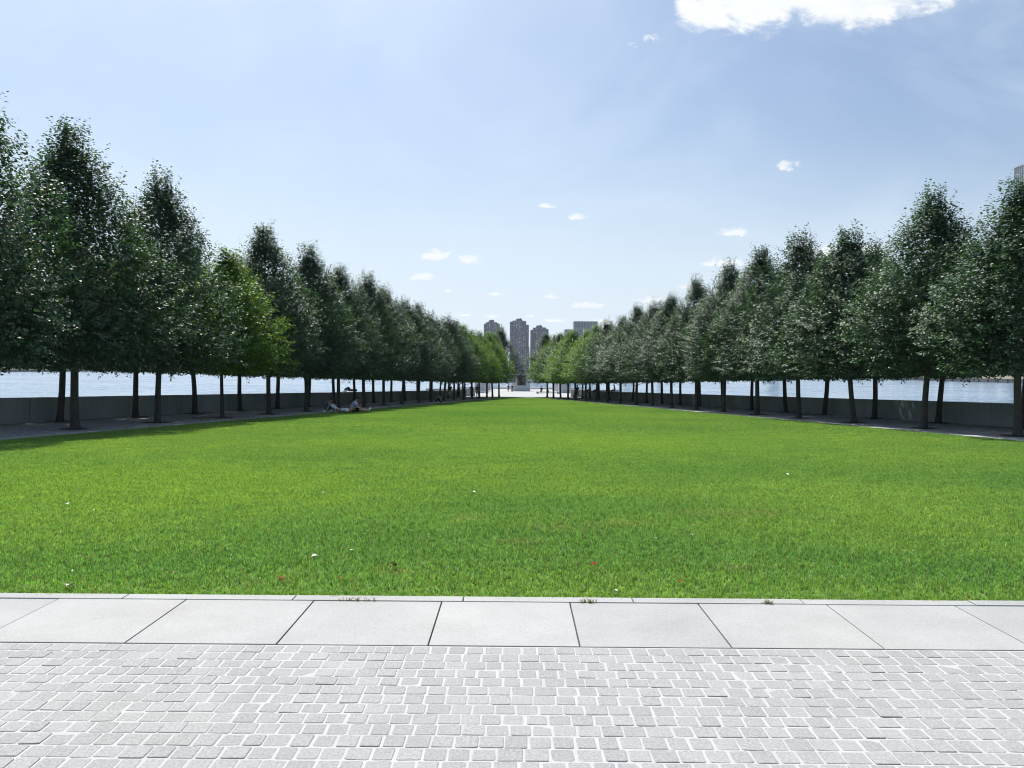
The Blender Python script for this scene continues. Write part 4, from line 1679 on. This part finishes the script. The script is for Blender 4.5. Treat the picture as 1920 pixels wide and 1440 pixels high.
person('sit_wall', (4.6, 140.35, gz(140.5) + .53), R(170), 'person in black sitting on the right-hand plaza bench', 'black', 'black', 'skin_deep', 'hair', True)
person('sit_wall', (5.7, 140.35, gz(140.5) + .53), R(185), 'person in a white top sitting on the right-hand plaza bench', 'white', 'black', 'skin', 'hair_brown', True)

# ------------------------------------------------------------------ small things on the lawn
M['dry_leaf'] = simple_mat('dry_leaf', (0.15, 0.10, 0.032), 0.95, 0.05, 0.35, 30.0)
M['red_leaf'] = simple_mat('red_leaf', (0.15, 0.05, 0.018), 0.95, 0.05, 0.35, 30.0)
M['pale_leaf'] = simple_mat('pale_leaf', (0.66, 0.64, 0.56), 0.8, 0.2, 0.2, 30.0)
leaf_cache = {}


def fallen_leaf(x, y, size, mat, label, seed):
    r = random.Random(seed)
    me = leaf_cache.get(mat)
    if me is None:
        vs, fs = [], []
        n = 7
        for i in range(n):
            t = i / (n - 1)
            w = .42 * math.sin(math.pi * min(1, t * 1.02) ** .8) + .01
            z = .16 * math.sin(math.pi * t) + .05 * t
            vs += [(-w, t - .5, z + .16 * w), (0, t - .5, z), (w, t - .5, z + .22 * w)]
        for i in range(n - 1):
            a = 3 * i
            fs += [(a, a + 1, a + 4, a + 3), (a + 1, a + 2, a + 5, a + 4)]
        b = MB()
        b.add(vs, fs)
        b.tube([(0, -.5, .0), (.03, -.72, .03)], [.02, .012], 5)
        me = b.mesh('fallen_leaf', [M[mat]], True)
        leaf_cache[mat] = me
    o = link('fallen_leaf', me, None, (x, y, gz(y) + .022))
    o.scale = (size * .68,) * 3
    o.rotation_euler = (r.uniform(-.3, .3), r.uniform(-.3, .3), r.uniform(0, 6.28))
    tag(o, label, 'leaf', 'fallen leaves on the lawn')


LEAVES = [(-0.98, 6.43, .11, 'dry_leaf', 'largest curled brown leaf on the grass, left of the lawn centre'),
          (0.66, 6.52, .10, 'red_leaf', 'single reddish leaf on the grass just right of the lawn centre'),
          (-1.75, 5.98, .09, 'dry_leaf', 'brown leaf on the grass near the kerb, above the third slab'),
          (-1.30, 6.0, .07, 'dry_leaf', 'small brown leaf near the kerb, below the largest brown leaf'),
          (1.25, 5.97, .08, 'dry_leaf', 'brown leaf near the kerb, right of the reddish leaf'),
          (-1.70, 6.78, .08, 'pale_leaf', 'whitish leaf on the grass left of the largest brown leaf'),
          (-3.20, 5.72, .10, 'pale_leaf', 'whitish leaf by the kerb at the left end of the lawn front'),
          (1.75, 7.9, .07, 'pale_leaf', 'cream leaf on the grass right of the worn patches'),
          (0.72, 5.70, .07, 'pale_leaf', 'whitish leaf on the grass touching the middle of the kerb'),
          (4.6, 13.5, .10, 'pale_leaf', 'whitish leaf far out on the right half of the lawn'),
          (-2.6, 10.8, .08, 'pale_leaf', 'pale leaf halfway out on the left half of the lawn'),
          (-0.55, 11.0, .08, 'pale_leaf', 'pale leaf halfway out near the lawn centre line'),
          (-5.4, 9.6, .09, 'pale_leaf', 'pale leaf at the far left of the near lawn'),
          (2.9, 9.0, .08, 'dry_leaf', 'brown leaf on the grass right of the cream leaf')]
for i, (x, y, s, mt, lab) in enumerate(LEAVES):
    fallen_leaf(x, y, s, mt, lab, i)
# tiny pale petals and leaf scraps scattered over the lawn: nobody could count them
sc = MB()
r_ = random.Random(77)
for i in range(520):
    y = 6 + 55 * r_.random() ** 1.3
    x = r_.uniform(lawnL(y) + .2, lawnR(y) - .2)
    s = r_.uniform(.006, .019)
    z = gz(y) + .028
    a = r_.uniform(0, 6.28)
    ca, sa = math.cos(a) * s, math.sin(a) * s
    h = r_.uniform(-.3, .8) * s
    sc.add([(x - ca, y - sa, z), (x + sa * .6, y - ca * .6, z + h), (x + ca, y + sa, z + .3 * s), (x - sa * .6, y + ca * .6, z + h)], [(0, 1, 2, 3)])
lp = MB()
for i in range(2600):
    y = 10 + 85 * r_.random() ** 1.2
    if i < 500:
        x, y = r_.gauss(-13.3, 1.0), r_.gauss(35.6, 1.1)
    elif i % 2:
        x = r_.uniform(wallL(y) + .1, lawnL(y) - .1)
    else:
        x = r_.uniform(lawnR(y) + .1, wallR(y) - .1)
    s = r_.uniform(.02, .05)
    z = gz(y) + .004
    a = r_.uniform(0, 6.28)
    ca, sa = math.cos(a) * s, math.sin(a) * s
    lp.add([(x - ca, y - sa, z), (x + sa * .6, y - ca * .6, z + .3 * s), (x + ca, y + sa, z + .1 * s), (x - sa * .6, y + ca * .6, z + .35 * s)], [(0, 1, 2, 3)])
tag(lp.build('leaf_litter', M['dry_leaf']), 'brown dry leaf litter on the shaded paths under the trees', 'leaf litter', kind='stuff')
tag(sc.build('leaf_litter', M['pale_leaf']), 'tiny pale leaf scraps scattered over the lawn', 'leaf litter', kind='stuff')
# dry weeds in the kerb joint
M['weed'] = simple_mat('dry_weed', (0.27, 0.25, 0.11), 0.9, 0.1, 0.4, 50.0)
for (x0, x1, lab) in ((-1.20, -0.92, 'dry brown weed tuft in the kerb joint, left of centre'), (.46, .56, 'small weed tuft in the kerb joint, middle of the frame'), (1.71, 1.77, 'small weed tuft in the kerb joint, right of centre')):
    w = MB()
    for i in range(34):
        x = r_.uniform(x0, x1)
        h = r_.uniform(.01, .035)
        dx, dy = r_.uniform(-.03, .03), r_.uniform(-.02, .02)
        w.tube([(x, 5.456, -.005), (x + dx * .5, 5.456 + dy * .5, h * .8), (x + dx, 5.456 + dy, h)], [.0022, .0018, .0006], 4)
    tag(w.build('weed_tuft', M['weed']), lab, 'weed', 'weeds in the kerb joint')

# ------------------------------------------------------------------ summer haze over the river
hz, N = new_mat('haze')
pv = N.n('ShaderNodeVolumePrincipled')
pv.inputs['Color'].default_value = (0.80, 0.88, 1.0, 1)
pv.inputs['Density'].default_value = 0.00008
pv.inputs['Anisotropy'].default_value = 0.25
ho = N.n('ShaderNodeOutputMaterial')
N.l.new(pv.outputs[0], ho.inputs['Volume'])
b = MB()
b.box(-6600, 6600, -1600, 9100, WATER_Z - 10, 200)
tag(b.build('haze', hz), 'thin summer haze over the river', 'haze', kind='stuff')
